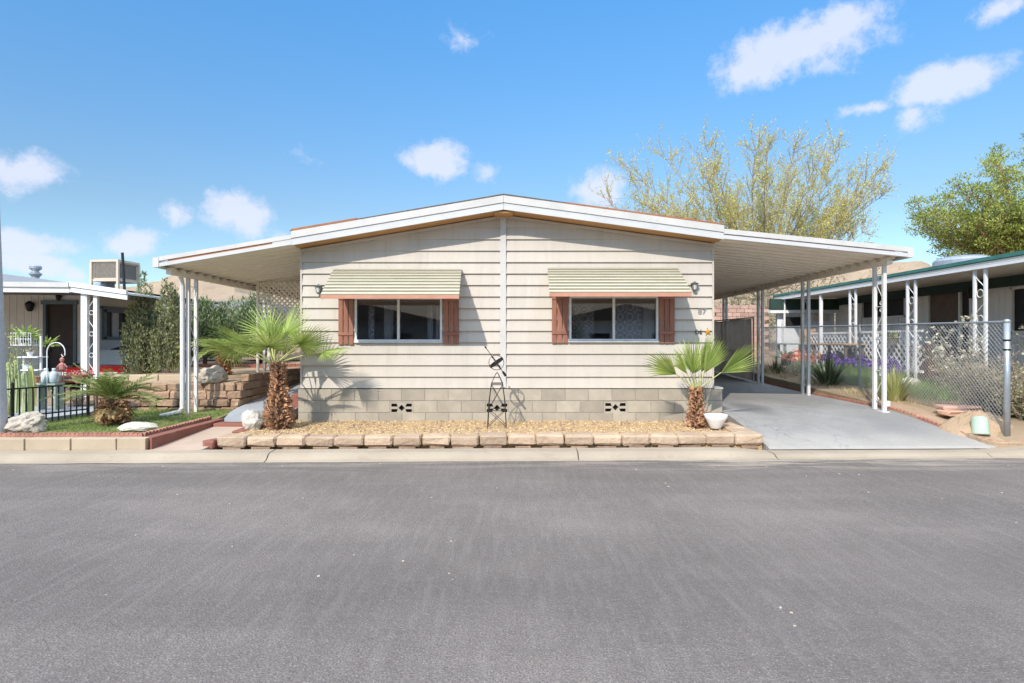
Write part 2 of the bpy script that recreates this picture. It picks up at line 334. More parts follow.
# ------------------------------------------------------------------ mesh helpers
ORIG = {}
def tag(o, label=None, cat=None, group=None, kind=None):
    if label: o['label'] = label
    if cat: o['category'] = cat
    if group: o['group'] = group
    if kind: o['kind'] = kind
    return o
def empty(name, loc, label=None, cat=None, group=None):
    o = bpy.data.objects.new(name, None); col.objects.link(o); o.location = loc; o.empty_display_size = .2
    ORIG[o.name] = Vector(loc); tag(o, label, cat, group); return o
class MB:
    def __init__(s): s.v = []; s.f = []; s.t = []; s.m = []; s.tint = .5; s.mi = 0
    def add(s, vs, fs):
        n = len(s.v); s.v += [tuple(p) for p in vs]
        for f in fs: s.f.append(tuple(i + n for i in f)); s.t.append(s.tint); s.m.append(s.mi)
        return s
    def box(s, x0, x1, y0, y1, z0, z1):
        return s.add([(x0, y0, z0), (x1, y0, z0), (x1, y1, z0), (x0, y1, z0), (x0, y0, z1), (x1, y0, z1), (x1, y1, z1), (x0, y1, z1)],
                     [(0, 3, 2, 1), (4, 5, 6, 7), (0, 1, 5, 4), (1, 2, 6, 5), (2, 3, 7, 6), (3, 0, 4, 7)])
    def rbox(s, x0, x1, y0, y1, z0, z1, c=.01, jit=0., r=rnd, rot=0.):
        """chamfered box, optional jitter (rough stone) and rotation about its centre"""
        cx, cy, cz = (x0 + x1) / 2, (y0 + y1) / 2, (z0 + z1) / 2
        hx, hy, hz = (x1 - x0) / 2, (y1 - y0) / 2, (z1 - z0) / 2
        vs = []; idx = {}
        for sx in (-1, 1):
            for sy in (-1, 1):
                for sz in (-1, 1):
                    for k in range(3):
                        p = [sx * (hx - (c if k != 0 else 0)), sy * (hy - (c if k != 1 else 0)), sz * (hz - (c if k != 2 else 0))]
                        if jit: p = [q + r.uniform(-jit, jit) for q in p]
                        idx[(sx, sy, sz, k)] = len(vs)
                        a, b_ = math.cos(rot), math.sin(rot)
                        vs.append((cx + p[0] * a - p[1] * b_, cy + p[0] * b_ + p[1] * a, cz + p[2]))
        fs = []
        I = lambda *a: idx[a]
        for sg in (-1, 1):
            q = [I(sg, -1, -1, 0), I(sg, 1, -1, 0), I(sg, 1, 1, 0), I(sg, -1, 1, 0)]; fs.append(q if sg > 0 else q[::-1])
            q = [I(-1, sg, -1, 1), I(1, sg, -1, 1), I(1, sg, 1, 1), I(-1, sg, 1, 1)]; fs.append(q[::-1] if sg > 0 else q)
            q = [I(-1, -1, sg, 2), I(1, -1, sg, 2), I(1, 1, sg, 2), I(-1, 1, sg, 2)]; fs.append(q if sg > 0 else q[::-1])
            for sh in (-1, 1):
                fs.append([I(sg, sh, -1, 0), I(sg, sh, 1, 0), I(sg, sh, 1, 1), I(sg, sh, -1, 1)])
                fs.append([I(sg, -1, sh, 0), I(sg, 1, sh, 0), I(sg, 1, sh, 2), I(sg, -1, sh, 2)])
                fs.append([I(-1, sg, sh, 1), I(1, sg, sh, 1), I(1, sg, sh, 2), I(-1, sg, sh, 2)])
                for si in (-1, 1): fs.append([I(sg, sh, si, 0), I(sg, sh, si, 1), I(sg, sh, si, 2)])
        return s.add(vs, fs)
    def prism(s, poly, y0, y1):
        """polygon in x,z extruded along y"""
        n = len(poly)
        vs = [(x, y0, z) for x, z in poly] + [(x, y1, z) for x, z in poly]
        return s.add(vs, [tuple(range(n)), tuple(range(2 * n - 1, n - 1, -1))] + [(i, i + n, (i + 1) % n + n, (i + 1) % n) for i in range(n)])
    def prismx(s, poly, x0, x1):
        """polygon in y,z extruded along x"""
        n = len(poly)
        vs = [(x0, y, z) for y, z in poly] + [(x1, y, z) for y, z in poly]
        return s.add(vs, [tuple(range(n)), tuple(range(2 * n - 1, n - 1, -1))] + [(i, i + n, (i + 1) % n + n, (i + 1) % n) for i in range(n)])
    def prismz(s, poly, z0, z1):
        n = len(poly)
        vs = [(x, y, z0) for x, y in poly] + [(x, y, z1) for x, y in poly]
        return s.add(vs, [tuple(range(n - 1, -1, -1)), tuple(range(n, 2 * n))] + [(i, (i + 1) % n, (i + 1) % n + n, i + n) for i in range(n)])
    def tube(s, pts, rad, n=6, cap=True):
        pts = [Vector(p) for p in pts]
        if isinstance(rad, (int, float)): rad = [rad] * len(pts)
        vs = []; up = None
        for i, p in enumerate(pts):
            d = (pts[min(i + 1, len(pts) - 1)] - pts[max(i - 1, 0)])
            d = d.normalized() if d.length > 1e-9 else Vector((0, 0, 1))
            if up is None: up = Vector((0, 0, 1)) if abs(d.z) < .9 else Vector((1, 0, 0))
            a = d.cross(up)
            a = a.normalized() if a.length > 1e-6 else d.orthogonal().normalized()
            b_ = d.cross(a); up = -b_ if False else up
            for k in range(n):
                an = 2 * math.pi * k / n
                vs.append(p + (a * math.cos(an) + b_ * math.sin(an)) * rad[i])
        fs = [(i * n + k, i * n + (k + 1) % n, (i + 1) * n + (k + 1) % n, (i + 1) * n + k) for i in range(len(pts) - 1) for k in range(n)]
        if cap: fs += [tuple(range(n - 1, -1, -1)), tuple(range((len(pts) - 1) * n, len(pts) * n))]
        return s.add(vs, fs)
    def bar(s, p0, p1, wd, ht):
        """square bar between two points"""
        p0, p1 = Vector(p0), Vector(p1); d = (p1 - p0).normalized()
        up = Vector((0, 0, 1)) if abs(d.z) < .95 else Vector((0, 1, 0))
        a = d.cross(up).normalized() * wd / 2; b_ = a.cross(d).normalized() * ht / 2
        vs = [p + q for p in (p0, p1) for q in (-a - b_, a - b_, a + b_, -a + b_)]
        return s.add(vs, [(0, 1, 2, 3), (7, 6, 5, 4)] + [(i, i + 4, (i + 1) % 4 + 4, (i + 1) % 4) for i in range(4)])
    def lathe(s, cx, cy, prof, n=16, sx=1., sy=1.):
        vs = [(cx + r_ * sx * math.cos(2 * math.pi * k / n), cy + r_ * sy * math.sin(2 * math.pi * k / n), z) for r_, z in prof for k in range(n)]
        fs = [(i * n + k, i * n + (k + 1) % n, (i + 1) * n + (k + 1) % n, (i + 1) * n + k) for i in range(len(prof) - 1) for k in range(n)]
        fs += [tuple(range(n - 1, -1, -1)), tuple(range((len(prof) - 1) * n, len(prof) * n))]
        return s.add(vs, fs)
    def grid(s, xs, ys, zf):
        n = len(xs); vs = [(x, y, zf(x, y)) for y in ys for x in xs]
        return s.add(vs, [(j * n + i, j * n + i + 1, (j + 1) * n + i + 1, (j + 1) * n + i) for j in range(len(ys) - 1) for i in range(n - 1)])
    def rock(s, c, size, seed, sub=3, rough=.28, flat=None, rot=0.):
        import bmesh
        bm = bmesh.new(); bmesh.ops.create_icosphere(bm, subdivisions=sub, radius=1)
        vs = []
        for v in bm.verts:
            p = v.co.copy(); d = 1 + rough * mnoise.noise(p * 1.3 + Vector((seed, 0, 0))) + rough * .45 * mnoise.noise(p * 3.4 + Vector((0, seed, 0)))
            q = mnoise.cell_vector(p * 1.7 + Vector((seed, seed, 0))) * .08
            p = (p + q) * d
            x, y = p.x * size[0], p.y * size[1]
            a, b_ = math.cos(rot), math.sin(rot)
            z = p.z * size[2]
            if flat is not None: z = max(z, -flat)
            vs.append((c[0] + x * a - y * b_, c[1] + x * b_ + y * a, c[2] + z))
        fs = [tuple(v.index for v in f.verts) for f in bm.faces]; bm.free()
        return s.add(vs, fs)
    def build(s, name, mats, parent=None, smooth=False, label=None, cat=None, group=None, kind=None, origin=None):
        if not isinstance(mats, (list, tuple)): mats = [mats]
        if parent is not None: o0 = ORIG[parent.name]
        elif origin is not None: o0 = Vector(origin)
        elif kind: o0 = Vector((0, 0, 0))
        else:
            xs = [p[0] for p in s.v]; ys = [p[1] for p in s.v]; zs = [p[2] for p in s.v]
            o0 = Vector(((min(xs) + max(xs)) / 2, (min(ys) + max(ys)) / 2, min(zs)))
        me = bpy.data.meshes.new(name)
        me.from_pydata([(p[0] - o0.x, p[1] - o0.y, p[2] - o0.z) for p in s.v], [], s.f)
        for mm in mats: me.materials.append(M[mm])
        if len(mats) > 1: me.polygons.foreach_set('material_index', s.m)
        at = me.attributes.new('tint', 'FLOAT', 'FACE'); at.data.foreach_set('value', s.t)
        if smooth: me.polygons.foreach_set('use_smooth', [True] * len(me.polygons))
        me.update()
        o = bpy.data.objects.new(name, me); col.objects.link(o)
        if parent is not None: o.parent = parent
        else: o.location = o0
        ORIG[o.name] = o0
        tag(o, label, cat, group, kind); return o
def recalc(o):
    import bmesh
    bm = bmesh.new(); bm.from_mesh(o.data); bmesh.ops.recalc_face_normals(bm, faces=bm.faces); bm.to_mesh(o.data); bm.free(); return o
def copy_tree(o, parent=None):
    c = o.copy(); col.objects.link(c); c.parent = parent
    for ch in [x for x in bpy.data.objects if x.parent == o]: copy_tree(ch, c)
    return c
def at(px, py, Y):
    """a point seen in the photo, at distance Y"""
    return Vector(((px - 512) * Y / 600, Y, 1.6 - (py - 341.5) * Y / 600))
def lin(tab, v):
    if v <= tab[0][0]: return tab[0][1]
    for (a, za), (b_, zb) in zip(tab, tab[1:]):
        if v <= b_: return za + (zb - za) * (v - a) / (b_ - a)
    return tab[-1][1]
# ------------------------------------------------------------------ the setting
CURB = lambda x: 8.1 + .028 * x                           # far edge of the asphalt
def drive_z(y): return lin([(8.3, .062), (8.6, .10), (9.2, .22), (10., .34), (10.6, .40), (13.1, .43), (15.4, .5), (18, .6), (24, .8)], y)
def path_z(y): return lin([(8.2, .10), (9.8, .25), (11, .35), (14, .58), (18, .8), (24, 1.0)], y)
def hill_h(x, y):
    d = math.hypot(x, y)
    h = 0
    if y > 30:
        # ridge line seen above the roofs: height (m) at bearing u = x / y
        u = x / y
        tab = [(-1.2, .10), (-.80, .085), (-.62, .080), (-.585, .090), (-.52, .118), (-.47, .112), (-.40, .098), (-.33, .07), (-.2, .06), (.2, .07), (.38, .085),
               (.5, .118), (.60, .118), (.665, .124), (.70, .121), (.735, .114), (.78, .108), (.9, .11), (1.2, .10)]
        ridge = lin(tab, u)
        f = min(max((y - 45) / 115, 0), 1); f = f * f * (3 - 2 * f)
        h = ridge * 165 * f * .86 - 1.8 * f
        nv = mnoise.fractal(Vector((x * .022, y * .022, 3)), 1.0, 2.0, 5)
        h += f * nv * 2.2 * (.5 if y > 130 else 1)
    elif y < -25:
        f = min((-y - 25) / 90, 1); h = f * (15 + 5 * mnoise.noise(Vector((x * .02, y * .02, 0))))
    return h
def g_h(x, y):
    c = CURB(x)
    if y < -1.8: z = 0.04
    elif y < c + .2: z = -.06
    elif x > 7.1: z = lin([(8.3, .06), (9, .3), (10, .42), (12, .52), (15, .68), (20, .95), (30, 1.4), (60, 2.5), (200, 4)], y)
    else: z = lin([(8.3, -.02), (9, .05), (11, .18), (13, .32), (16, .44), (20, .62), (30, 1.2), (60, 2.5), (200, 4)], y)
    return z + hill_h(x, y)
def axis(lo, hi, fine_lo, fine_hi, st):
    a = []; x = fine_lo
    while x < fine_hi: a.append(x); x += st
    a.append(fine_hi); s_ = st
    x = fine_hi
    while x < hi: s_ *= 1.16; x += s_; a.append(x)
    x = fine_lo; s_ = st; b_ = []
    while x > lo: s_ *= 1.16; x -= s_; b_.append(x)
    return b_[::-1] + a
XS = axis(-700, 700, -12, 14, .35); YS = axis(-500, 700, 7, 26, .35)
mb = MB(); mb.grid(XS, YS, lambda x, y: g_h(x, y) if y < 45 or y > 300 else g_h(x, y)); g = mb.build('ground', 'ground', smooth=True, kind='structure')
# hills: their own terrain mesh, finely divided, standing on the ground
mb = MB()
us = [-1.25 + i * .0105 for i in range(240)]; ysh = [48 * 1.0235 ** j for j in range(56)]
vs = [(u * y, y, g_h(u * y, y) - .4 + min((y - 48) / 8, 1) * .65 + (1.9 * (1 - abs(mnoise.noise(Vector((u * y * .09, y * .05, 1))) * 2)) + .9 * mnoise.noise(Vector((u * y * .28, y * .2, 5)))) * min(max(y - 55, 0) / 45, 1)) for y in ysh for u in us]
n = len(us)
mb.add(vs, [(j * n + i, j * n + i + 1, (j + 1) * n + i + 1, (j + 1) * n + i) for j in range(len(ysh) - 1) for i in range(n - 1)])
mb.build('hills', 'hill', kind='structure')

mb = MB()
xs = [-60 + i * 2 for i in range(61)]
mb.add([(x, y, 0) for x in xs for y in (-1.6, CURB(x) + .02)], [(2 * i, 2 * i + 2, 2 * i + 3, 2 * i + 1) for i in range(60)])
mb.build('road', 'asphalt', kind='structure')
# scraps of leaf and chips of stone lying on the asphalt are individual pebbles, not countable at this size
mb = MB(); rr = random.Random(5)
for i in range(60):
    x = rr.uniform(-7, 7); y = rr.uniform(2.9, 7.9)
    if abs(x) > y * .87: continue
    mb.tint = rr.random(); s_ = rr.uniform(.004, .011)
    mb.rock((x, y, s_ * .3), (s_ * rr.uniform(1, 2.2), s_, s_ * .5), i, sub=1, rough=.4, rot=rr.uniform(0, 3))
mb.build('road_pebbles', 'white_rock', kind='stuff', label='scattered pale stone chips lying on the grey asphalt')
# rolled kerb: cross-section swept along x, control joints every few metres
mb = MB()
prof = [(-.10, .003), (-.02, .022), (0, .035), (.045, .075), (.09, .095), (.30, .105), (.30, -.08)]
joints = [-60, -19.2, -15.1, -11.0, -7.1, -3.28, .9, 3.62, 6.62, 7.35, 11.2, 15.4, 60]
for a, b_ in zip(joints, joints[1:]):
    k = max(1, int((b_ - a) / .5)); pts = [a + .008 + (b_ - a - .016) * i / k for i in range(k + 1)]
    dz = rnd.uniform(-.004, .004)
    vs = []
    for x in pts:
        drop = 0
        for (dy, z) in prof:
            low = .55 if 3.6 < x < 7.1 else 1
            vs.append((x, CURB(x) + dy + .02, (z * low if z > 0 else z) + dz + .006 * mnoise.noise(Vector((x * 1.7, dy * 9, 0)))))
    n = len(prof)
    mb.add(vs, [(i * n + j, (i + 1) * n + j, (i + 1) * n + j + 1, i * n + j + 1) for i in range(k) for j in range(n - 1)])
    mb.add(vs[:n], [tuple(range(n))]); mb.add(vs[-n:], [tuple(range(n))])
kerb = recalc(mb.build('kerb', 'curb', kind='structure'))
mb = MB(); mb.box(-60, 60, 0, 0, 0, 0) if False else None
mb.add([(x, CURB(x) + dy, z) for x in (-60, 60) for dy, z in ((.05, -.03), (.32, .0))], [(0, 2, 3, 1)])
mb.build('kerb_base', 'curb_dark', kind='structure')

# driveway under the right carport
mb = MB()
ys_ = [8.36 + i * .25 for i in range(62)]
def dl(y): return 3.66 if y > 8.9 else 3.66
def dr_(y): return lin([(8.4, 7.05), (8.7, 6.86), (9.2, 6.74), (10.2, 6.66), (24, 6.62)], y)
for j, y in enumerate(ys_):
    pass
nx = 12
vs = [(dl(y) + (dr_(y) - dl(y)) * i / nx, max(y, CURB(dl(y) + (dr_(y) - dl(y)) * i / nx) + .30), drive_z(y)) for y in ys_ for i in range(nx + 1)]
mb.add(vs, [(j * (nx + 1) + i, j * (nx + 1) + i + 1, (j + 1) * (nx + 1) + i + 1, (j + 1) * (nx + 1) + i) for j in range(len(ys_) - 1) for i in range(nx)])
for col_ in (0, nx):
    ed = [vs[j * (nx + 1) + col_] for j in range(len(ys_))]; mb.add(ed + [(x, y, z - .4) for x, y, z in ed], [(k, k + 1, k + 1 + len(ed), k + len(ed)) for k in range(len(ed) - 1)])
mb.build('driveway', 'driveway', kind='structure')

# front path on the left, pink near the kerb, grey concrete further up
def sheet(name, m_, left, right, y0, y1, zf, n=20, nx=8, wob=0.):
    b_ = MB(); vs = []
    for j in range(n + 1):
        y = y0 + (y1 - y0) * j / n; a, c_ = left(y), right(y)
        for i in range(nx + 1):
            x = a + (c_ - a) * i / nx
            yy = max(y, CURB(x) + .30) if j == 0 and y0 < 8.6 else y
            vs.append((x, yy, zf(x, y) + wob * mnoise.noise(Vector((x * 2.1, y * 2.1, 4)))))
    b_.add(vs, [(j * (nx + 1) + i, j * (nx + 1) + i + 1, (j + 1) * (nx + 1) + i + 1, (j + 1) * (nx + 1) + i) for j in range(n) for i in range(nx)])
    nn = len(vs); w_ = nx + 1
    edge = [i for i in range(w_)] + [j * w_ + nx for j in range(1, n + 1)] + [n * w_ + i for i in range(nx - 1, -1, -1)] + [j * w_ for j in range(n - 1, 0, -1)]
    sk = [vs[i] for i in edge] + [(vs[i][0], vs[i][1], vs[i][2] - .35) for i in edge]; m2 = len(edge)
    b_.add(sk, [(k, k + m2, (k + 1) % m2 + m2, (k + 1) % m2) for k in range(m2)])
    return b_.build(name, m_, kind='structure')
pl = lambda y: lin([(8.1, -5.02), (9.85, -4.80), (11.0, -5.13), (24, -5.15)], y)
pr = lambda y: lin([(8.1, -4.30), (9.85, -4.12), (10.6, -4.0), (24, -3.95)], y)
sheet('path', 'path_pink', pl, pr, 8.15, 9.75, lambda x, y: path_z(y))
sheet('rear_path', 'path_grey', pl, pr, 9.76, 24, lambda x, y: path_z(y), n=30)
mb = MB(); mb.rbox(-4.80, -4.1, 9.62, 9.86, .1, path_z(9.85) + .03, .012); mb.build('path_threshold', 'red_wall', kind='structure')

# gravel bed in front of the house
sheet('gravel_bed', 'gravel', lambda y: lin([(8.7, -4.16), (10.4, -4.1)], y), lambda y: 3.62, 8.68, 10.60, lambda x, y: .215 + .012 * mnoise.noise(Vector((x * 2, y * 3, 0))) + .012 * mnoise.noise(Vector((x * 9, y * 9, 0))), n=36, nx=120)
mb = MB(); rr = random.Random(3)
for i in range(5200):
    x = rr.uniform(-4.08, 3.62); y = rr.uniform(8.85, 10.44); s_ = rr.uniform(.006, .014); mb.tint = rr.random()
    z = .222 + .012 * mnoise.noise(Vector((x * 2, y * 3, 0))) + .01 * mnoise.noise(Vector((x * 9, y * 9, 0)))
    a = rr.uniform(0, 6.28); c_, q_ = math.cos(a) * s_, math.sin(a) * s_
    mb.add([(x + c_, y + q_, z), (x - q_, y + c_, z), (x - c_, y - q_, z), (x + q_, y - c_, z), (x, y, z + s_ * .9)], [(0, 1, 4), (1, 2, 4), (2, 3, 4), (3, 0, 4)])
mb.build('gravel', 'gravel_stone', kind='stuff', label='loose straw coloured gravel spread over the bed')
mb = MB(); rr = random.Random(6)
for i in range(420):
    x = rr.uniform(-4.05, 3.55); y = rr.uniform(8.9, 10.4); mb.tint = rr.random(); s_ = rr.uniform(.012, .026)
    mb.rock((x, y, .226), (s_, s_ * .8, s_ * .6), i, sub=1, rough=.35, rot=rr.uniform(0, 3))
mb.build('gravel_cobbles', 'brown_rock', kind='stuff', label='darker pebbles mixed into the straw coloured gravel')
mb = MB()
for i in range(260):
    x = rr.uniform(-4.05, 3.55); y = rr.uniform(8.9, 10.42); a = rr.uniform(0, 6.28); l_ = rr.uniform(.02, .06); mb.tint = rr.random()
    mb.add([(x, y, .238), (x + l_ * math.cos(a), y + l_ * math.sin(a), .245), (x + l_ * .5 * math.cos(a + .25), y + l_ * .5 * math.sin(a + .25), .25)], [(0, 1, 2)])
mb.build('leaf_litter', 'palm_boot', kind='stuff', label='bits of dry palm leaf scattered on the gravel')
# left lawn and the raised soil behind the tumbled block wall
lawn_z = lambda x, y: .27 + .03 * mnoise.noise(Vector((x * .8, y * .8, 0))) + .06 * max(0, y - 10) * .4
sheet('lawn', 'soil_grass', lambda y: -16, lambda y: lin([(8.3, -5.2), (9.85, -4.97), (11.5, -5.2)], y), 8.62, 11.6, lawn_z, n=20, nx=40)
ter_z = lambda x, y: .80 + .04 * mnoise.noise(Vector((x, y, 2))) + .03 * (y - 11.4)
sheet('raised_soil', 'dirt', lambda y: lin([(11.4, -8.1), (13, -8.8), (20, -11)], y), lambda y: lin([(11.4, -5.34), (24, -5.34)], y), 11.48, 20, ter_z, n=30, nx=16)
sheet('neighbour_yard', 'ground', lambda y: -22, lambda y: lin([(11.5, -7.9), (13, -8.5), (20, -10.5)], y), 11.5, 20, lambda x, y: .36 + .02 * (y - 11), n=6)
sheet('dirt_yard', 'dirt', dr_, lambda y: 12, 8.55, 11.3, lambda x, y: lin([(8.5, .13), (8.9, .2), (9.6, .33), (11.3, .48)], y) + .03 * mnoise.noise(Vector((x * 1.4, y * 1.4, 9))) + .015 * mnoise.noise(Vector((x * 6, y * 6, 9))), n=44, nx=70)
yard_z = lambda x, y: lin([(11.2, .47), (15, .66), (20, .95), (24, 1.1)], y) + .03 * mnoise.noise(Vector((x * 1.4, y * 1.4, 9)))
sheet('side_yard', 'ground', dr_, lambda y: 12, 11.25, 24, yard_z, n=40, nx=30)

# ------------------------------------------------------------------ the mobile home
D = 10.5
home = empty('mobile_home', (-.1, 10.5, .2), 'cream mobile home with low gable roof, two salmon awnings and a carport on each side', 'mobile home')
WX0, WX1, PK = -3.69, 3.52, -.143
def top_l(z): return None
ZPK, ZL, ZR = 3.815, 3.215, 3.315
def roof_z(x): return ZPK - (ZPK - ZL) * (PK - x) / (PK + 3.70) if x < PK else ZPK - (ZPK - ZR) * (x - PK) / (3.55 - PK)
def xl(z): return max(WX0, PK - (ZPK - z) / (ZPK - ZL) * (PK + 3.70))
def xr(z): return min(WX1, PK + (ZPK - z) / (ZPK - ZR) * (3.55 - PK))
WIN = [(-2.74, -1.22, 1.60, 2.37), (1.00, 2.55, 1.61, 2.39)]
mb = MB(); z0 = .786; step = .2; B, T = .036, .003
rl = random.Random(11)
k = 0
while z0 + k * step < ZPK:
    a, b_ = z0 + k * step, min(z0 + (k + 1) * step, ZPK - .003)
    zb = sorted({a, b_} | {z for wn_ in WIN for z in wn_[2:] if a < z < b_} | {z for z in (ZL, ZR) if a < z < b_})
    jn = [rl.uniform(-3, 0), rl.uniform(0.2, 3)]
    ly = lambda z: D - (B - (B - T) * (z - a) / step)
    mb.tint = rl.random()
    for q0, q1 in zip(zb, zb[1:]):
        cuts = [w_ for w_ in WIN if w_[2] <= q0 + 1e-6 and w_[3] >= q1 - 1e-6]
        cuts.sort(); segs = []; cur = None
        for w_ in cuts: segs.append((cur, w_[0])); cur = w_[1]
        segs.append((cur, None))
        for s0, s1 in segs:
            for half in (0, 1):
                mb.tint = .5 + (.25 if half else -.1) * math.sin(k * 2.3 + half)
                def lo(z): v = xl(z) if s0 is None else s0; return max(v, -.15) if half else v
                def hi(z): v = xr(z) if s1 is None else s1; return v if half else min(v, -.15)
                if lo(q0) >= hi(q0) - 1e-4: continue
                mb.add([(lo(q0), ly(q0), q0), (hi(q0), ly(q0), q0), (max(hi(q1), lo(q1)), ly(q1), q1), (min(lo(q1), hi(q1)), ly(q1), q1)], [(0, 1, 2, 3)])
                if q0 == a: mb.add([(lo(q0), ly(q0), q0), (hi(q0), ly(q0), q0), (hi(q0), D + .03, q0), (lo(q0), D + .03, q0)], [(0, 1, 2, 3)][::1])
    k += 1
mb.build('wall', 'siding', home)
jb = MB(); rj = random.Random(4)
for k in range(1, 15):
    z = z0 + k * step
    for half in (0, 1):
        if rj.random() < .5: continue
        x = rj.uniform(-3.4, -.4) if not half else rj.uniform(.2, 3.2)
        if any(w_[0] - .35 < x < w_[1] + .35 and z < w_[3] + .6 and z + step > w_[2] for w_ in WIN) or z + step > roof_z(x): continue
        jb.add([(x, D - B - .0012, z + .004), (x + .007, D - B - .0012, z + .004), (x + .007, D - T - .0022, z + step - .004), (x, D - T - .0022, z + step - .004)], [(0, 1, 2, 3)])
mb = MB()                                                     # plain side and back walls, floor
YB = 23.5
mb.box(WX0 + .001, WX0 + .08, D + .004, YB, .70, ZL - .01); mb.box(WX1 - .08, WX1 - .001, D + .004, YB, .70, ZR - .01)
mb.box(WX0 + .1, WX1 - .1, YB - .1, YB, .70, ZL - .05); mb.box(WX0 + .1, WX1 - .1, D + .06, YB - .12, .72, .80)
mb.build('side_wall', 'siding_side', home)
mb = MB()                                                     # trim: centre batten, corner boards, frieze under the soffit
mb.box(-.150 - .055, -.150 + .045, D - .048, D - .005, .80, 3.79); mb.build('centre_batten', 'trim_white', home)
for x in (WX0 - .004, WX1 - .026): mb2 = MB(); mb2.box(x, x + .03, D - .036, D + .05, .786, 3.2); mb2.build('corner_board', 'siding', home)
mb = MB()
fz = .015
for x0_, x1_ in ((-3.66, PK), (PK, 3.50)):
    mb.prism([(x0_, roof_z(x0_) - fz - .045), (x1_, roof_z(x1_) - fz - .045), (x1_, roof_z(x1_) - fz), (x0_, roof_z(x0_) - fz)], D - .058, D - .034)
mb.build('frieze_board', 'siding', home)
# interior seen through the panes
mb = MB(); mb.box(WX0 + .1, WX1 - .1, 13.6, 13.65, .82, 3.0); mb.box(-.2, -.12, D + .08, 13.58, .82, 3.0); mb.build('interior_wall', 'room', home)
mb = MB(); mb.box(WX0 + .1, WX1 - .1, D + .06, 13.6, 3.02, 3.05); mb.build('ceiling', 'room', home)
# roof
yf = 10.06
roof = MB()
roof.prism([(-3.70, roof_z(-3.70) + .03), (PK, ZPK + .03), (3.55, roof_z(3.55) + .03), (3.55, roof_z(3.55) + .235), (PK, ZPK + .235), (-3.70, roof_z(-3.70) + .235)], yf + .055, YB + .4)
ro = roof.build('roof', 'shingle', home)
e = MB(); e.prism([(-3.72, roof_z(-3.72) + .236), (PK, ZPK + .238), (3.56, roof_z(3.56) + .236), (3.56, roof_z(3.56) + .252), (PK, ZPK + .262), (-3.72, roof_z(-3.72) + .252)], yf - .012, YB + .4); e.build('drip_edge', 'shingle', ro)
mb = MB()
for x0_, x1_ in ((-3.69, PK), (PK, 3.54)):
    mb.prism([(x0_, roof_z(x0_) + .004), (x1_, roof_z(x1_) + .004), (x1_, roof_z(x1_) + .026), (x0_, roof_z(x0_) + .026)], yf + .03, YB)
mb.build('soffit', 'soffit_wood', home)
mb = MB(); mb.box(PK - .16, PK + .16, yf + .04, D - .06, ZPK - .05, ZPK - .012); mb.build('ridge_block', 'soffit_wood', home)
def fascia(x0_, x1_, f, lo_, hi_, y0, y1, name, m_, par):
    b2 = MB(); b2.prism([(x0_, f(x0_) + lo_), (x1_, f(x1_) + lo_), (x1_, f(x1_) + hi_), (x0_, f(x0_) + hi_)], y0, y1); return b2.build(name, m_, par)
for x0_, x1_ in ((-3.70, PK - .002), (PK + .002, 3.55)):
    fascia(x0_, x1_, roof_z, .0, .115, yf, yf + .028, 'lower_fascia', 'fascia_lower', home)
    fascia(x0_, x1_, roof_z, .117, .234, yf - .016, yf + .04, 'upper_fascia', 'trim_white', home)
fascia(-3.70, -2.6, roof_z, .237, .27, yf - .02, yf + .3, 'rust_flashing', 'rust', home)
fascia(.9, 3.5, roof_z, .2365, .262, yf - .02, yf + .3, 'rust_flashing', 'rust', home)

# windows
def home_window(x0_, x1_, z0_, z1_, lace):
    f = MB(); y0, y1 = D - .045, D + .02; t_ = .035
    f.box(x0_, x1_, y0, y1, z0_, z0_ + t_); f.box(x0_, x1_, y0, y1, z1_ - t_, z1_)
    f.box(x0_, x0_ + t_, y0, y1, z0_ + t_, z1_ - t_); f.box(x1_ - t_, x1_, y0, y1, z0_ + t_, z1_ - t_)
    wnd = f.build('window', 'frame_white', home)
    xm = (x0_ + x1_) / 2
    s_ = MB(); s_.box(xm - .022, xm + .022, D - .05, D + .015, z0_ + t_, z1_ - t_); s_.build('mullion', 'frame_white', wnd)
    s_ = MB(); s_.box(x0_ - .01, x1_ + .01, D - .062, D - .03, z0_ - .022, z0_ - .001); s_.build('sill', 'frame_white', wnd)
    for a, b_ in ((x0_ + t_, xm - .022), (xm + .022, x1_ - t_)):
        p_ = MB(); yy = D - .02 + (.012 if a > xm else 0); p_.add([(a, yy, z0_ + t_), (b_, yy, z0_ + t_), (b_, yy, z1_ - t_), (a, yy, z1_ - t_)], [(0, 1, 2, 3)]); p_.build('pane', 'glass', wnd)
    # curtains: folded cloth hung inside
    def cloth(a, b_, m_, amp, wl, y):
        c_ = MB(); nn_ = int((b_ - a) / .012); vs = []
        for i in range(nn_ + 1):
            x = a + (b_ - a) * i / nn_; yy = y + amp * math.sin(x * wl) + amp * .4 * math.sin(x * wl * 2.7)
            vs += [(x, yy, z0_ - .05), (x, yy, z1_ + .02)]
        c_.add(vs, [(2 * i, 2 * i + 2, 2 * i + 3, 2 * i + 1) for i in range(nn_)]); c_.build('curtain', m_, wnd, smooth=True)
    v = MB(); v.box(x0_ + .03, x1_ - .03, D + .06, D + .09, z1_ - .13, z1_ + .03); v.build('valance', 'room', wnd)
    if lace:
        cloth(xm + .02, xm + .52, 'lace', .008, 40, D + .14); cloth(x1_ - .24, x1_ - .02, 'curtain', .02, 60, D + .12); cloth(x0_ + .03, x0_ + .55, 'lace', .01, 40, D + .9)
    else:
        cloth(x1_ - .28, x1_ - .18, 'curtain', .02, 60, D + .15); cloth(x1_ - .13, x1_ - .03, 'curtain', .02, 60, D + .16); cloth(x0_ + .2, x0_ + .30, 'lace', .01, 50, D + .14); cloth(x0_ + .46, x0_ + .62, 'curtain', .014, 50, D + .2)
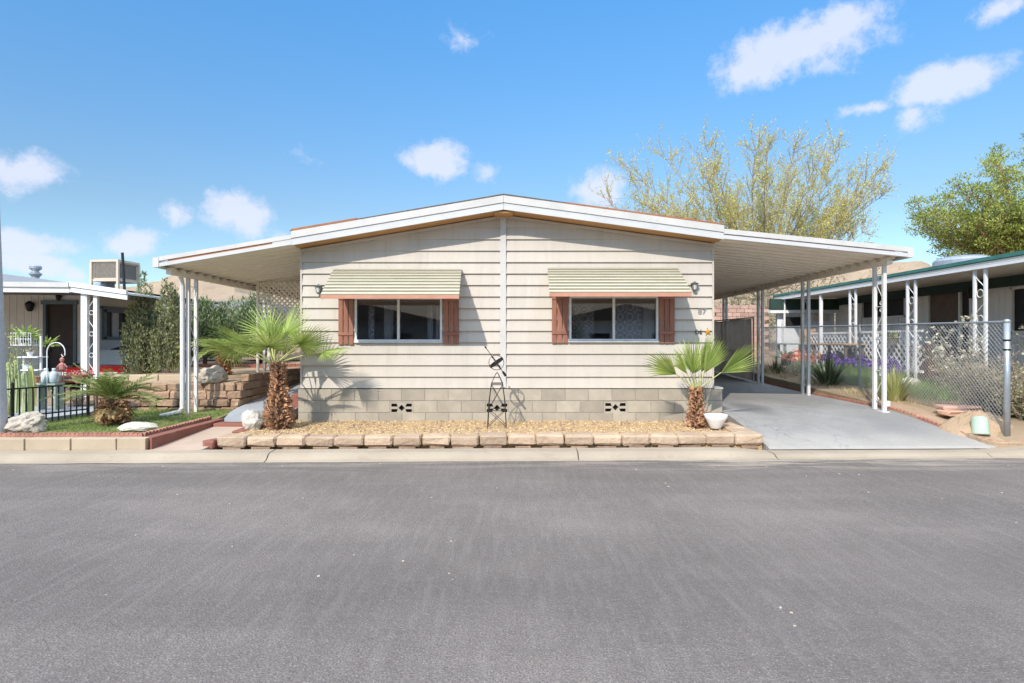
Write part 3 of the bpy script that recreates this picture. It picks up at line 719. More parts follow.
home_window(*WIN[0], False); home_window(*WIN[1], True)
# shutters: three boards and two battens
def shutter(x0_, x1_, z0_, z1_, label=None):
    s_ = MB(); wb = (x1_ - x0_) / 3
    for i in range(3):
        s_.tint = rnd.random(); s_.rbox(x0_ + i * wb + .006, x0_ + (i + 1) * wb - .006, D - .052, D - .031, z0_ - rnd.uniform(0, .012), z1_, .004)
    for zz in (z0_ + .15, z1_ - .09):
        s_.tint = rnd.random(); s_.rbox(x0_ + .004, x1_ - .004, D - .068, D - .0525, zz, zz + .055, .003)
    s_.build('shutter', 'shutter', home, label=label)
shutter(-3.03, -2.76, 1.555, 2.42); shutter(-1.20, -.92, 1.555, 2.40); shutter(.69, .975, 1.575, 2.42); shutter(2.56, 2.84, 1.575, 2.42)
# awnings: overlapping stepped slats, side rafters, painted valance
def awning(xa, xb, fx0, fx1, zt, zv, p):
    aw = MB(); n_ = 9; root_o = None
    zf_ = zv + .065
    def P_(u): return D - .035 - (p - .035) * u, zt + (zf_ - zt) * (u ** 1.12)
    for i in range(n_):
        u0, u1 = i / n_, (i + 1.12) / n_
        y0, q0 = P_(u0); y1, q1 = P_(min(u1, 1.02))
        x0a = xa + (fx0 - xa) * u0; x0b = xb + (fx1 - xb) * u0; x1a = xa + (fx0 - xa) * u1; x1b = xb + (fx1 - xb) * u1
        h_ = .020
        vs = [(x0a, y0, q0 - .004), (x0b, y0, q0 - .004), (x1b, y1, q1 + h_), (x1a, y1, q1 + h_), (x1a, y1, q1 + h_ - .022), (x1b, y1, q1 + h_ - .022), (x0a, y0, q0 - .009), (x0b, y0, q0 - .009)]
        aw.mi = 0; aw.add(vs, [(0, 3, 2, 1), (6, 7, 5, 4)]); aw.mi = 1; aw.add(vs, [(3, 4, 5, 2)])
        # a darker painted strip along each slat
        ya, qa = P_(u0 + .05 / n_); yb, qb = P_(u0 + .42 / n_)
        ua = u0 + .05 / n_; ub = u0 + .32 / n_
        fa = lambda u: (q0 - .004) + (q1 + h_ - q0 + .004) * (u - u0) / (u1 - u0) + .0025
        fy = lambda u: y0 + (y1 - y0) * (u - u0) / (u1 - u0)
        aw.mi = 1
        aw.add([(xa + (fx0 - xa) * ua, fy(ua), fa(ua)), (xb + (fx1 - xb) * ua, fy(ua), fa(ua)), (xb + (fx1 - xb) * ub, fy(ub), fa(ub)), (xa + (fx0 - xa) * ub, fy(ub), fa(ub))], [(0, 1, 2, 3)])
    a_ = aw.build('awning', ['awn_light', 'awn_dark'], home)
    v = MB(); yv, zz = P_(1.0)
    v.box(fx0, fx1, yv - .012, yv + .006, zv, zv + .058); v.build('valance', 'valance', a_)
    for x in (fx0 + .01, fx1 - .02):
        r_ = MB(); xx = xa + .01 if x < (fx0 + fx1) / 2 else xb - .02
        r_.bar((xx, D - .035, zt - .03), (x, yv + .02, zv + .04), .018, .022); r_.build('awning_arm', 'awn_light', a_)
    e_ = MB()                                             # side wing slats on the outer end
    return a_
awning(-3.10, -.875, -3.06, -.845, 2.865, 2.285, .90)
awning(.62, 2.88, .60, 2.87, 2.885, 2.32, .90)
# coach lamps
def coach(cx, cz):
    b_ = MB(); y = D - .09
    b_.lathe(cx, y, [(.012, cz + .085), (.02, cz + .07), (.075, cz + .045), (.07, cz + .038)], 8)
    b_.tube([(cx, D - .02, cz + .02), (cx, D - .06, cz + .06), (cx, y, cz + .05)], .010, 6); b_.box(cx - .03, cx + .03, D - .04, D - .015, cz - .05, cz + .06)
    for k in range(4):
        a = math.pi / 4 + k * math.pi / 2; b_.tube([(cx + .058 * math.cos(a), y + .058 * math.sin(a), cz + .038), (cx + .036 * math.cos(a), y + .036 * math.sin(a), cz - .06)], .005, 4)
    b_.lathe(cx, y, [(.036, cz - .06), (.036, cz - .07), (.012, cz - .085)], 8)
    o = b_.build('wall_lamp', 'lantern', home)
    g_ = MB(); g_.lathe(cx, y, [(.046, cz + .036), (.028, cz - .058)], 8); g_.build('lamp_glass', 'lamp_glass', o)
coach(-3.36, 2.51); coach(3.17, 2.56)
# house number, small letters and star
def text(s_, x, y, z, size, mname, parent, name, ext=.004):
    cu = bpy.data.curves.new(name, 'FONT'); cu.body = s_; cu.size = size; cu.extrude = ext
    o = bpy.data.objects.new(name, cu); col.objects.link(o)
    bpy.context.view_layer.update()
    me = bpy.data.meshes.new_from_object(o); bpy.data.objects.remove(o)
    o = bpy.data.objects.new(name, me); col.objects.link(o); me.materials.clear(); me.materials.append(M[mname])
    me.transform(Matrix.Rotation(R(90), 4, 'X')); o0 = ORIG[parent.name]
    o.parent = parent; o.location = Vector((x, y, z)) - o0; return o
text('87', 3.245, D - .026, 2.075, .150, 'brass', home, 'house_number', .006)
text('DE', 3.195, D - .03, 1.735, .100, 'iron', home, 'small_letters', .005)
st = MB(); cx, cz = 3.415, 1.775; pts = []
for i in range(10):
    r_ = .078 if i % 2 == 0 else .032; a = math.pi / 2 + i * math.pi / 5 + .12; pts.append((cx + r_ * math.cos(a), cz + r_ * math.sin(a)))
vs = [(x, D - .032, z) for x, z in pts] + [(cx, D - .055, cz)]
st.add(vs, [(i, (i + 1) % 10, 10) for i in range(10)]); st.build('wall_star', 'gold', home)

# block skirting with mortar joints and four-slot vent blocks
SX0, SX1, SZ0, SZ1 = -3.72, 3.66, .13, .772
VENTS = [(-1.92, .445), (-.26, .445), (1.80, .455)]
bk = MB(); rr = random.Random(21); bh = .2032; bw = .4064
for r_ in range(4):
    z1_ = SZ1 - r_ * bh; z0_ = max(z1_ - bh, SZ0)
    edges = [SX0]; x = VENTS[0][0] - 4 * bw + .006 * r_
    while x < SX1 - .08: edges.append(x); x += bw
    edges.append(SX1)
    if r_ == 1:
        e2 = [SX0]; vx = [(v[0] - .2, v[0] + .2) for v in VENTS]
        marks = sorted([a for p_ in vx for a in p_]); prev = SX0
        for m_ in marks + [SX1]:
            if m_ - prev > .5:
                n_ = max(1, round((m_ - prev) / bw)); e2 += [prev + (m_ - prev) * i / n_ for i in range(1, n_)]
            e2.append(m_); prev = m_
        edges = e2
    for a, b_ in zip(edges, edges[1:]):
        bk.tint = rr.random()
        if r_ == 1 and any(abs((a + b_) / 2 - v[0]) < .05 for v in VENTS): continue
        bk.rbox(a + .004, b_ - .004, D - .07 - rr.uniform(0, .003), D + .08, z0_ + .004, z1_ - .004, .003)
bk.build('skirting', 'block', home)
mo = MB()
xs_ = [SX0 + .004] + [q for v in VENTS for q in (v[0] - .195, v[0] + .195)] + [SX1 - .004]
for a, b_ in zip(xs_[::2], xs_[1::2]): mo.box(a, b_, D - .062, D + .07, SZ0, SZ1 - .006)
for v in VENTS: mo.box(v[0] - .195, v[0] + .195, D - .062, D + .07, SZ0, v[1] - .1); mo.box(v[0] - .195, v[0] + .195, D - .062, D + .07, v[1] + .1, SZ1 - .006)
mo.box(WX0 + .06, WX0 + .14, D + .1, YB - .2, .1, .70); mo.box(WX1 - .02, WX1 + .10, D + .1, YB - .2, .1, .70)
mo.build('skirting_mortar', 'mortar', home)
cp = MB(); cp.box(WX1 + .005, SX1 + .01, D - .074, D + .35, SZ1 + .001, SZ1 + .03); cp.build('skirting_cap', 'trim_white', home)
for v in VENTS:
    vb = MB(); cx, cz = v; vb.tint = rr.random()
    y0, y1 = D - .070, D - .03
    # plate with four slots and a centre diamond: built from the bars between the holes
    vb.box(cx - .2, cx + .2, y0, y1, cz + .075, cz + .098); vb.box(cx - .2, cx + .2, y0, y1, cz - .098, cz - .075)
    vb.box(cx - .2, cx - .178, y0, y1, cz - .075, cz + .075); vb.box(cx + .178, cx + .2, y0, y1, cz - .075, cz + .075)
    vb.box(cx - .178, cx - .053, y0, y1, cz - .020, cz + .020); vb.box(cx + .053, cx + .178, y0, y1, cz - .020, cz + .020)
    for sx_ in (-1, 1):
        for sz_ in (-1, 1):
            q = [(cx + sx_ * .030, cz + sz_ * .075), (cx + sx_ * .085, cz + sz_ * .075), (cx + sx_ * .066, cz + sz_ * .022), (cx + sx_ * .052, cz + sz_ * .002)]
            if sx_ * sz_ > 0: q = q[::-1]
            vb.prism(q, y0, y1)
            q = [(cx, cz + sz_ * .075), (cx + sx_ * .030, cz + sz_ * .075), (cx + sx_ * .052, cz + sz_ * .002), (cx, cz + sz_ * .058)]
            if sx_ * sz_ > 0: q = q[::-1]
            vb.prism(q, y0, y1)
    vo_ = recalc(vb.build('vent_block', 'block', home))
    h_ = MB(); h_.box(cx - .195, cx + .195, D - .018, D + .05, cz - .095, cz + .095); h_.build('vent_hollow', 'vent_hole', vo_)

# carport roofs: ribbed pans running away from the house, edge beam, posts
def carport(side):
    sg = -1 if side == 'l' else 1
    xa, xb = (-3.70, -5.92) if side == 'l' else (3.55, 6.63)
    za, zb = (3.225, 2.855) if side == 'l' else (3.325, 3.02)
    f = lambda x: za + (zb - za) * (x - xa) / (xb - xa)
    y0, y1 = 10.09, 23.2
    pm_ = MB(); pw = .305; y = y0; n_ = 0
    # trapezoid pans: cross-section in y, swept along x
    cs = []
    while y < y1:
        cs += [(y, .028), (y + .24, .028), (y + .252, .0), (y + .292, .0), (y + .304, .028)]; y += pw
    vs = []
    for x in (xa + sg * .02, xb - sg * .03):
        vs += [(x, yy, f(x) + h_) for yy, h_ in cs]
    n_ = len(cs)
    pm_.add(vs, [(i, i + 1, n_ + i + 1, n_ + i) for i in range(n_ - 1)])
    rf = recalc(pm_.build('carport_roof', 'pan_cream', home))
    tp = MB(); tp.prism([(xa, f(xa) + .045), (xb, f(xb) + .045), (xb, f(xb) + .075), (xa, f(xa) + .075)], y0 + .03, y1); tp.build('roof_sheet', 'nb_white', rf)
    X0, X1 = (xb, xa) if side == 'l' else (xa, xb)
    ya = yf - .004
    fascia(X0, X1, f, .0, .062, ya, ya + .03, 'lower_rail', 'fascia_lower', rf)
    if side == 'l':
        fascia(X0 + .14, X1 - .32, f, .0635, .094, ya + .012, ya + .03, 'stripe', 'rust', rf)
        fascia(X1 - .318, X1, f, .0635, .094, ya + .004, ya + .03, 'stripe', 'trim_white', rf)
    else: fascia(X0 + .05, X1 - .2, f, .0635, .082, ya + .012, ya + .03, 'stripe', 'mauve', rf)
    fascia(X0, X1, f, .096 if side == 'l' else .084, .165, ya - .004, ya + .05, 'upper_rail', 'trim_white', rf)
    # gutter along the outer edge
    gx = xb; gb = MB(); gb.box(min(gx, gx + sg * .10), max(gx, gx + sg * .10), ya - .01, y1, f(xb) - .01, f(xb) + .155); gb.build('gutter', 'trim_white', rf)
    bx = -5.86 if side == 'l' else 6.45
    bm_ = MB(); bm_.box(bx - .045, bx + .045, y0 + .15, y1 - .1, f(bx) - .115, f(bx) - .048); y = y0 + .17
    while y < y1 - .3: bm_.box(bx - .04, bx + .04, y, y + .16, f(bx) - .047, f(bx) - .003); y += pw
    bm_.build('edge_beam', 'pan_cream', rf)
    ztop = f(bx) - .116
    # posts: pairs of square tubes tied by a wrought scroll panel
    ys_p = [(10.86, 11.13), (14.2, 14.47), (17.4, 17.67)] if side == 'l' else [(10.40, 10.67), (13.05, 13.32), (15.45, 15.72), (18.05, 18.3), (21, 21.27)]
    for i, (ya_, yb_) in enumerate(ys_p):
        zb_ = (drive_z(ya_) if side != 'l' else (.27 if i == 0 else .85))
        pb = MB(); mm_ = 'post_white' if i == 0 or side == 'l' else 'post_grey'
        for yy in (ya_, yb_): pb.box(bx - .028, bx + .028, yy - .028, yy + .028, zb_ - .03, ztop)
        po = pb.build('carport_post', mm_, home)
        sb = MB(); H_ = ztop - zb_; c_ = (ya_ + yb_) / 2; hw = (yb_ - ya_) / 2 - .03
        nseg = 4
        for s_ in range(nseg):
            q0 = zb_ + .15 + (H_ - .3) * s_ / nseg; q1 = zb_ + .15 + (H_ - .3) * (s_ + 1) / nseg
            d_ = 1 if s_ % 2 else -1
            # S-scroll with curled ends
            pts = []
            for k in range(25):
                t_ = k / 24; a = (t_ - .5) * 2
                pts.append((bx, c_ + d_ * hw * .92 * math.sin(a * math.pi * .5), q0 + (q1 - q0) * (.12 + .76 * t_)))
            r0 = hw * .45
            for k in range(1, 14):
                an = k / 13 * math.pi * 1.5; rr_ = r0 * (1 - k / 22)
                pts.append((bx, c_ + d_ * (hw * .92 - r0 + rr_ * math.cos(an)), q0 + (q1 - q0) * .88 + rr_ * math.sin(an)))
            sb.tube(pts, .0075, 4)
            pts = []
            for k in range(14):
                an = k / 13 * math.pi * 1.5; rr_ = r0 * (1 - k / 22)
                pts.append((bx, c_ - d_ * (hw * .92 - r0 + rr_ * math.cos(an)), q0 + (q1 - q0) * .12 - rr_ * math.sin(an)))
            sb.tube(pts, .0075, 4)
            sb.box(bx - .006, bx + .006, ya_ + .03, yb_ - .03, q1 - .006, q1 + .006)
        sb.build('scroll', mm_, po)
        if side != 'l' and i == 0:
            eb = MB(); eb.box(bx + .03, bx + .085, ya_ - .035, ya_ + .03, zb_ + .1, zb_ + .19); eb.build('outlet_box', 'post_white', po)
            eb = MB(); eb.box(bx - .06, bx + .06, ya_ - .06, yb_ + .06, zb_ - .02, zb_ + .012); eb.build('foot_plate', 'post_white', po)
    return f, bx
fl, bxl = carport('l'); fr_, bxr = carport('r')
# downspout at the left front post, kicking out over the grass
ds = MB(); ds.tube([(-5.93, 10.72, fl(-5.95) - .03), (-5.92, 10.78, 2.6), (-5.92, 10.78, .42), (-5.94, 10.72, .345), (-6.06, 10.52, .31), (-6.12, 10.42, .30)], .042, 8); ds.build('downspout', 'post_white', home)
# lattice screen across the left carport
def lattice(name, parent, p0, p1, z0_, z1_, sp, w_, m_, **kw):
    b_ = MB(); p0, p1 = Vector(p0), Vector(p1); L_ = (p1 - p0).length; d = (p1 - p0) / L_; nrm = Vector((-d.y, d.x, 0))
    H_ = z1_ - z0_
    for s_ in (1, -1):
        k = -H_
        while k < L_:
            # line from (k, 0) rising at 45 degrees
            u0, v0 = max(k, 0), max(-k, 0); u1 = min(k + H_, L_); v1 = u1 - k
            if u1 - u0 > .01:
                if s_ < 0: v0, v1 = H_ - v0, H_ - v1
                a = p0 + d * u0 + Vector((0, 0, z0_ + v0)) + nrm * .006 * s_; c_ = p0 + d * u1 + Vector((0, 0, z0_ + v1)) + nrm * .006 * s_
                b_.bar(a, c_, .008, w_) if abs(d.x) > .5 else b_.bar(a, c_, .008, w_)
            k += sp
    return b_.build(name, m_, parent, **kw)
la = lattice('lattice_screen', home, (-5.60, 13.3, 0), (-3.76, 13.3, 0), 1.62, 2.92, .115, .036, 'pan_cream')
lf = MB(); lf.box(-5.66, -3.74, 13.28, 13.32, 1.57, 1.62); lf.box(-5.66, -5.61, 13.28, 13.32, .9, 2.92); lf.build('screen_frame', 'pan_cream', la)
# brick step by the left side
sp_ = MB(); sp_.rbox(-4.13, -3.80, 11.2, 12.3, .25, .62, .02); sp_.build('red_step', 'red_wall', label='small red painted masonry step against the left side of the cream home', cat='step')
# ------------------------------------------------------------------ masonry edging
rr = random.Random(41)
pe = empty('garden_edging', (-.3, 8.7, .08), 'low edging of tan split-face blocks round the gravel bed in front of the cream home', 'garden edging')
CB = lambda x: CURB(x) + .38
# front course, left to right, seated on a thin dark footing
x = -4.15; i = 0
foot = MB(); foot.box(-4.12, 3.55, 8.62, 8.82, .06, .112)
fy = lambda x: CB(x) + .055
n_b = 19; bwid = (3.62 + 4.15) / n_b
for i in range(n_b):
    a = -4.15 + i * bwid; y = fy(a + bwid / 2) + rr.uniform(-.012, .012)
    b_ = MB(); b_.tint = rr.random(); b_.rbox(a + .005, a + bwid - .005, y, y + .29, .115 + rr.uniform(-.006, .004), .258 + rr.uniform(-.008, .008), .026, .010, rr, rr.uniform(-.03, .03))
    b_.build('block', 'planter_block', pe)
    s_ = MB(); s_.tint = rr.random() * .6; s_.rbox(a + .03 + rr.uniform(0, .12), a + bwid - .08, y + .012, y + .2, .05, .106, .008, .006, rr); s_.build('base_stone', 'rubble_block', pe)
for j in range(4):                                       # right-hand return beside the driveway
    y = fy(3.6) + .30 + j * .40
    b_ = MB(); b_.tint = rr.random(); b_.rbox(3.34, 3.64, y, y + .39, .10, .258 + rr.uniform(-.006, .006), .016, .0065, rr, .02); b_.build('block', 'planter_block', pe)
for j in range(4):                                       # left return, red stained
    y = fy(-4.2) + .03 + j * .36
    b_ = MB(); b_.tint = rr.random(); b_.rbox(-4.36 + j * .045, -4.17 + j * .045, y, y + .35, .08, .19 + rr.uniform(-.01, .01) + j * .02, .02, .009, rr, -.12); b_.build('border_stone', 'red_wall', pe)

# lawn kerb wall: tan block face to the street, red painted flank along the path, scalloped terracotta edging
lw = empty('lawn_wall', (-8, 8.5, .08), 'low block wall edging the left lawn, tan towards the street and painted red along the path', 'garden wall')
b_ = MB(); x = -16.
while x < -5.10:
    x2 = min(x + .62, -5.06); y = CURB((x + x2) / 2) + .33
    b_.tint = rr.random(); b_.rbox(x + .003, x2 - .003, y, y + .16, .06, .262, .006, .002, rr); x = x2
b_.build('street_face', 'tan_wall', lw)
b_ = MB(); p0, p1 = (-5.08, CURB(-5.1) + .33), (-4.86, 9.95)
b_.prismz([(p0[0] - .06, p0[1] + .162), (p0[0] + .10, p0[1] + .005), (p1[0] + .09, p1[1]), (p1[0] - .05, p1[1])], .05, .27)
ob_ = recalc(b_.build('red_face', 'red_wall', lw))
for v in ob_.data.vertices:
    if v.co.y + lw.location.y > 9.5: v.co.z += .05
def scallops(pts, name, par, sp=.062, h=.045, zf=lambda x, y: .262, m_='terracotta', w_=.05, **kw):
    b_ = MB()
    for (xa, ya), (xb, yb) in zip(pts, pts[1:]):
        L_ = math.hypot(xb - xa, yb - ya); n_ = max(1, int(L_ / sp)); ux, uy = (xb - xa) / L_, (yb - ya) / L_
        for i in range(n_):
            cx, cy = xa + (xb - xa) * (i + .5) / n_, ya + (yb - ya) * (i + .5) / n_; z = zf(cx, cy) + rr.uniform(-.004, .004); b_.tint = rr.random()
            hw = L_ / n_ * .48; vs = []
            for sd_ in (-1, 1):
                for a in (0, 1, 2, 3, 4):
                    an = math.pi * a / 4; vs.append((cx - ux * hw * math.cos(an) - uy * w_ / 2 * sd_, cy - uy * hw * math.cos(an) + ux * w_ / 2 * sd_, z + (h * .35 + h * .65 * math.sin(an))))
                vs += [(cx + ux * hw - uy * w_ / 2 * sd_, cy + uy * hw + ux * w_ / 2 * sd_, z - .05), (cx - ux * hw - uy * w_ / 2 * sd_, cy - uy * hw + ux * w_ / 2 * sd_, z - .05)]
            b_.add(vs, [(0, 1, 2, 3, 4, 5, 6), (13, 12, 11, 10, 9, 8, 7)] + [(k, k + 7, (k + 1) % 7 + 7, (k + 1) % 7) for k in range(7)])
    o = b_.build(name, m_, par, **kw); return recalc(o)
scallops([(-16, CURB(-16) + .54), (-5.22, CURB(-5.2) + .54), (-4.98, 9.9)], 'scalloped_edging', lw, zf=lambda x, y: .272 + (.04 * (y - 8.6) if y > 8.6 else 0), w_=.06)
scallops([(7.2, 8.66), (6.98, 8.69), (6.78, 9.1), (6.72, 9.9), (6.68, 11), (6.66, 15), (6.64, 24)], 'driveway_edging', None, sp=.085, h=.06, zf=lambda x, y: drive_z(y) - .005, w_=.075,
          label='long scalloped terracotta edging strip along the right side of the driveway', cat='garden edging')
scallops([(7.2, 8.66), (13, 8.82)], 'yard_edging', None, sp=.11, h=.05, zf=lambda x, y: .115, w_=.07,
          label='worn red edging stones between the bare dirt yard and the kerb', cat='garden edging')

# tumbled block retaining wall left of the path
rw = empty('retaining_wall', (-6.4, 11.4, .28), 'tumbled brown block retaining wall holding the raised soil behind the left lawn', 'retaining wall')
b_ = MB()
for r_ in range(4):
    z = .20 + r_ * .152; x = -7.95 + rr.uniform(0, .2)
    while x < -5.24:
        wd = rr.choice((.2, .3, .3, .4)); x2 = min(x + wd, -5.16)
        yo = 11.36 + r_ * .03 + rr.uniform(-.035, .03); b_.tint = rr.random()
        b_.rbox(x + .006, x2 - .006, yo, yo + .24, z + rr.uniform(-.004, .008), z + .146, .022, .016, rr, rr.uniform(-.07, .07)); x = x2
b_.build('front_face', 'rubble_block', rw)
b_ = MB()
for r_ in range(5):
    z = .22 + r_ * .148; y = 11.4 + (r_ % 2) * .1
    while y < 15:
        y2 = y + rr.choice((.3, .4, .4)); b_.tint = rr.random() * .6
        if z > path_z(y) - .2 and not (r_ == 4 and y < 11.7): b_.rbox(-5.38 + r_ * .012, -5.15 + r_ * -.006 + rr.uniform(-.02, .015), y + .006, y2 - .006, z, z + .142, .013, .008, rr)
        y = y2
b_.build('path_face', 'rubble_block', rw)
# smooth kerb stones topping the far left part
b_ = MB()
x = -8.3
while x < -6.1:
    b_.tint = rr.random(); b_.rbox(x, x + .58, 12.05, 12.22, .78, .93, .01, .003, rr); x += .6
b_.build('soil_curb', 'tan_wall', label='row of smooth tan kerb blocks on the raised soil below the juniper', cat='kerb row')

# rocks
def rock(name, c, size, seed, m_, label, flat=None, rot=0, sub=4, rough=.3, cat='rock'):
    b_ = MB(); b_.rock(c, size, seed, sub, rough, flat, rot)
    return b_.build(name, m_, smooth=False, label=label, cat=cat)
rock('boulder', (-7.10, 8.80, .38), (.235, .2, .17), 3.3, 'white_rock', 'big white and tan boulder on the lawn beside the black iron fence', flat=.17, rot=.2, rough=.42)
rock('flat_stone', (-5.62, 9.0, .31), (.29, .16, .075), 8.1, 'pale_rock', 'flat white stone lying in the grass in front of the small date palm', flat=.03, rough=.2)
rock('wall_rock', (-5.78, 11.55, .93), (.25, .2, .17), 5.2, 'white_rock', 'pointed white rock on the raised soil above the tumbled block wall', flat=.12, rot=.6, rough=.5)
rock('carved_stone', (-4.09, 9.42, .35), (.16, .13, .17), 12.4, 'pale_rock', 'squarish white stone in the gravel at the foot of the large fan palm', flat=.15, rough=.24)
rock('round_stone', (3.36, 9.95, .33), (.20, .17, .10), 2.2, 'brown_rock', 'rounded brown stone on the gravel behind the white bowl', flat=.08, rough=.15)
rock('yard_stone', (8.62, 13.0, .68), (.22, .16, .12), 6.1, 'pale_rock', 'white stone among the dry grass of the yard between the yucca and the fence post', flat=.08)
rock('yard_stone', (8.35, 15.9, .80), (.20, .16, .11), 7.7, 'pale_rock', 'small white stone in front of the orange poppies', flat=.08)
# white bowl
b_ = MB(); cx, cy = 3.20, 9.42
b_.lathe(cx, cy, [(.001, .235), (.075, .235), (.085, .25), (.155, .38), (.185, .455), (.172, .455), (.14, .385), (.06, .275), (.001, .27)], 20)
b_.build('white_bowl', 'pot_white', smooth=True, label='white flared bowl planter standing on the gravel beside the small fan palm', cat='planter')

# flat stones piled in the dirt yard, dirt mound, green drum cover
fs_ = MB(); fs_.tint = .8; fs_.rbox(7.05, 7.62, 9.72, 9.98, .40, .475, .02, .016, rr, .1); fs_.tint = .3; fs_.build('flagstone', 'flagstone', label='lower tan flagstone of the little pile on the bare dirt by the fence', cat='flagstone', group=None)
fs_ = MB(); fs_.tint = .5; fs_.rbox(7.10, 7.70, 9.82, 10.08, .479, .535, .018, .014, rr, -.08); fs_.build('flagstone', 'brick_red', label='upper reddish flagstone of the little pile on the bare dirt by the fence', cat='flagstone')
mb = MB(); cx, cy = 7.22, 9.25
nn_ = 44; vs = []
for j in range(nn_ + 1):
    for i in range(nn_ + 1):
        u, v = i / nn_ * 2 - 1, j / nn_ * 2 - 1
        r_ = math.hypot(u, v); h_ = max(0, 1 - r_ ** 1.5) * .27
        h_ += .10 * max(0, 1 - r_) * mnoise.noise(Vector((u * 3, v * 3, 2))) + .06 * max(0, 1 - r_) * mnoise.noise(Vector((u * 9, v * 9, 2))) - .5 * max(0, r_ - .95)
        x, y = cx + u * .58, cy + v * .42
        vs.append((x, y, lin([(8.5, .13), (8.9, .2), (9.6, .33), (11.3, .48)], y) - .025 + h_))
mb.add(vs, [(j * (nn_ + 1) + i, j * (nn_ + 1) + i + 1, (j + 1) * (nn_ + 1) + i + 1, (j + 1) * (nn_ + 1) + i) for j in range(nn_) for i in range(nn_)])
mb.build('dirt_mound', 'dirt', smooth=True, label='heap of loose tan dirt beside the terminal post of the chain link fence', cat='dirt mound')
b_ = MB(); b_.lathe(0, 0, [(.001, 0), (.105, 0), (.112, .008), (.110, .03), (.104, .034), (.104, .20), (.095, .225), (.06, .243), (.001, .247)], 20)
dc = b_.build('utility_cover', 'drum_green', smooth=True, label='pale green domed plastic cover tilting on the bare dirt near the kerb', cat='utility cover', origin=(0, 0, 0))
dc.location = (6.98, 8.93, .205); dc.rotation_euler = (R(-12), R(10), .3); dc.scale = (1.05, 1.05, 1.15)

# ------------------------------------------------------------------ armillary sundial on an obelisk stand
sdl = empty('armillary_sundial', (-.242, 9.68, .22), 'black armillary sundial on a slender four-legged wire stand in the gravel bed', 'sundial')
cx, cy = -.242, 9.68; zt = 1.02; a0, a1 = .15, .085
b_ = MB()
cor = [(-1, -1), (1, -1), (1, 1), (-1, 1)]
for sx_, sy_ in cor:
    b_.tube([(cx + sx_ * a0, cy + sy_ * a0, .2), (cx + sx_ * .13, cy + sy_ * .13, .62), (cx + sx_ * .088, cy + sy_ * .088, .93), (cx + sx_ * .02, cy + sy_ * .02, 1.08), (cx, cy, 1.10)], .0065, 5)
for z, a in ((.93, .088), (.905, .09), (.50, .137)):
    for (s0, t0), (s1, t1) in zip(cor, cor[1:] + cor[:1]): b_.tube([(cx + s0 * a, cy + t0 * a, z), (cx + s1 * a, cy + t1 * a, z)], .0045, 4)
for (s0, t0), (s1, t1) in zip(cor, cor[1:] + cor[:1]):
    for q0, q1, z0_, z1_ in ((.137, .09, .50, .905), (.148, .137, .24, .50)):
        b_.tube([(cx + s0 * q0, cy + t0 * q0, z0_), (cx + s1 * q1, cy + t1 * q1, z1_)], .004, 4); b_.tube([(cx + s1 * q0, cy + t1 * q0, z0_), (cx + s0 * q1, cy + t0 * q1, z1_)], .004, 4)
b_.build('stand', 'iron', sdl)
cc = Vector((cx - .01, cy, 1.26)); ax = Vector((.56, .12, -.80)).normalized()   # arrow axis, tip up-left
def ring(nrm, r_, w_, th=.004, n_=36, frac=1.):
    b2 = MB(); nrm = nrm.normalized(); u = nrm.orthogonal().normalized(); v = nrm.cross(u); vs = []
    m_ = int(n_ * frac)
    for i in range(m_ + 1):
        a = 2 * math.pi * i / n_; d = u * math.cos(a) + v * math.sin(a)
        for rr_, ww in ((r_ - th, -w_), (r_ + th, -w_), (r_ + th, w_), (r_ - th, w_)): vs.append(cc + d * rr_ + nrm * ww / 1)
    b2.add(vs, [(i * 4 + k, (i + 1) * 4 + k, (i + 1) * 4 + (k + 1) % 4, i * 4 + (k + 1) % 4) for i in range(m_) for k in range(4)]); return b2
ring(ax, .125, .016).build('equatorial_ring', 'iron', sdl)
ring(ax.cross(Vector((0, 1, 0))), .128, .009).build('meridian_ring', 'iron', sdl)
ring(Vector((.1, 1, .2)), .122, .008).build('horizon_ring', 'iron', sdl)
b_ = MB(); b_.tube([cc - ax * .30, cc + ax * .22], .006, 6); b_.tube([cc - ax * .335, cc - ax * .30, cc - ax * .275], [.001, .019, .001], 6)
b_.tube([cc + ax * .17, cc + ax * .19, cc + ax * .265, cc + ax * .28], [.004, .021, .024, .002], 6); b_.build('arrow', 'iron', sdl)

# ------------------------------------------------------------------ chain link fences
def chain(name, parent, pts, ztab_top, ztab_bot, m_='wire', sp=.056, rad=.0022):
    """woven diamonds between points in plan; top and bottom heights are functions of y"""
    b_ = MB()
    for (x0_, y0_), (x1_, y1_) in zip(pts, pts[1:]):
        L_ = math.hypot(x1_ - x0_, y1_ - y0_); H_ = 1.6; k = -H_
        def P_(u, v):
            t_ = u / L_; y = y0_ + (y1_ - y0_) * t_; zb_, zt_ = ztab_bot(y), ztab_top(y)
            return (x0_ + (x1_ - x0_) * t_, y, zb_ + (zt_ - zb_) * v / H_)
        while k < L_:
            u0, v0 = max(k, 0), max(-k, 0); u1 = min(k + H_, L_); v1 = u1 - k
            for s_ in (0, 1):
                a, c_ = (u0, v0), (u1, v1)
                if s_: a, c_ = (u0, H_ - v0), (u1, H_ - v1)
                b_.bar(P_(*a), P_(*c_), rad * 2, rad * 2)
            k += sp * 1.42
    return b_.build(name, m_, parent)
cf = empty('chain_link_fence', (7.4, 11, .5), 'galvanised chain link fence running back between the driveway and the neighbouring yard', 'fence')
cpts = [(7.26, 8.8), (7.48, 12.9), (7.6, 18.2)]
ft = lambda y: lin([(8.8, 1.89), (12.9, 1.94), (18.2, 2.03)], y); fb = lambda y: lin([(8.8, .42), (12.9, .56), (18.2, .80)], y)
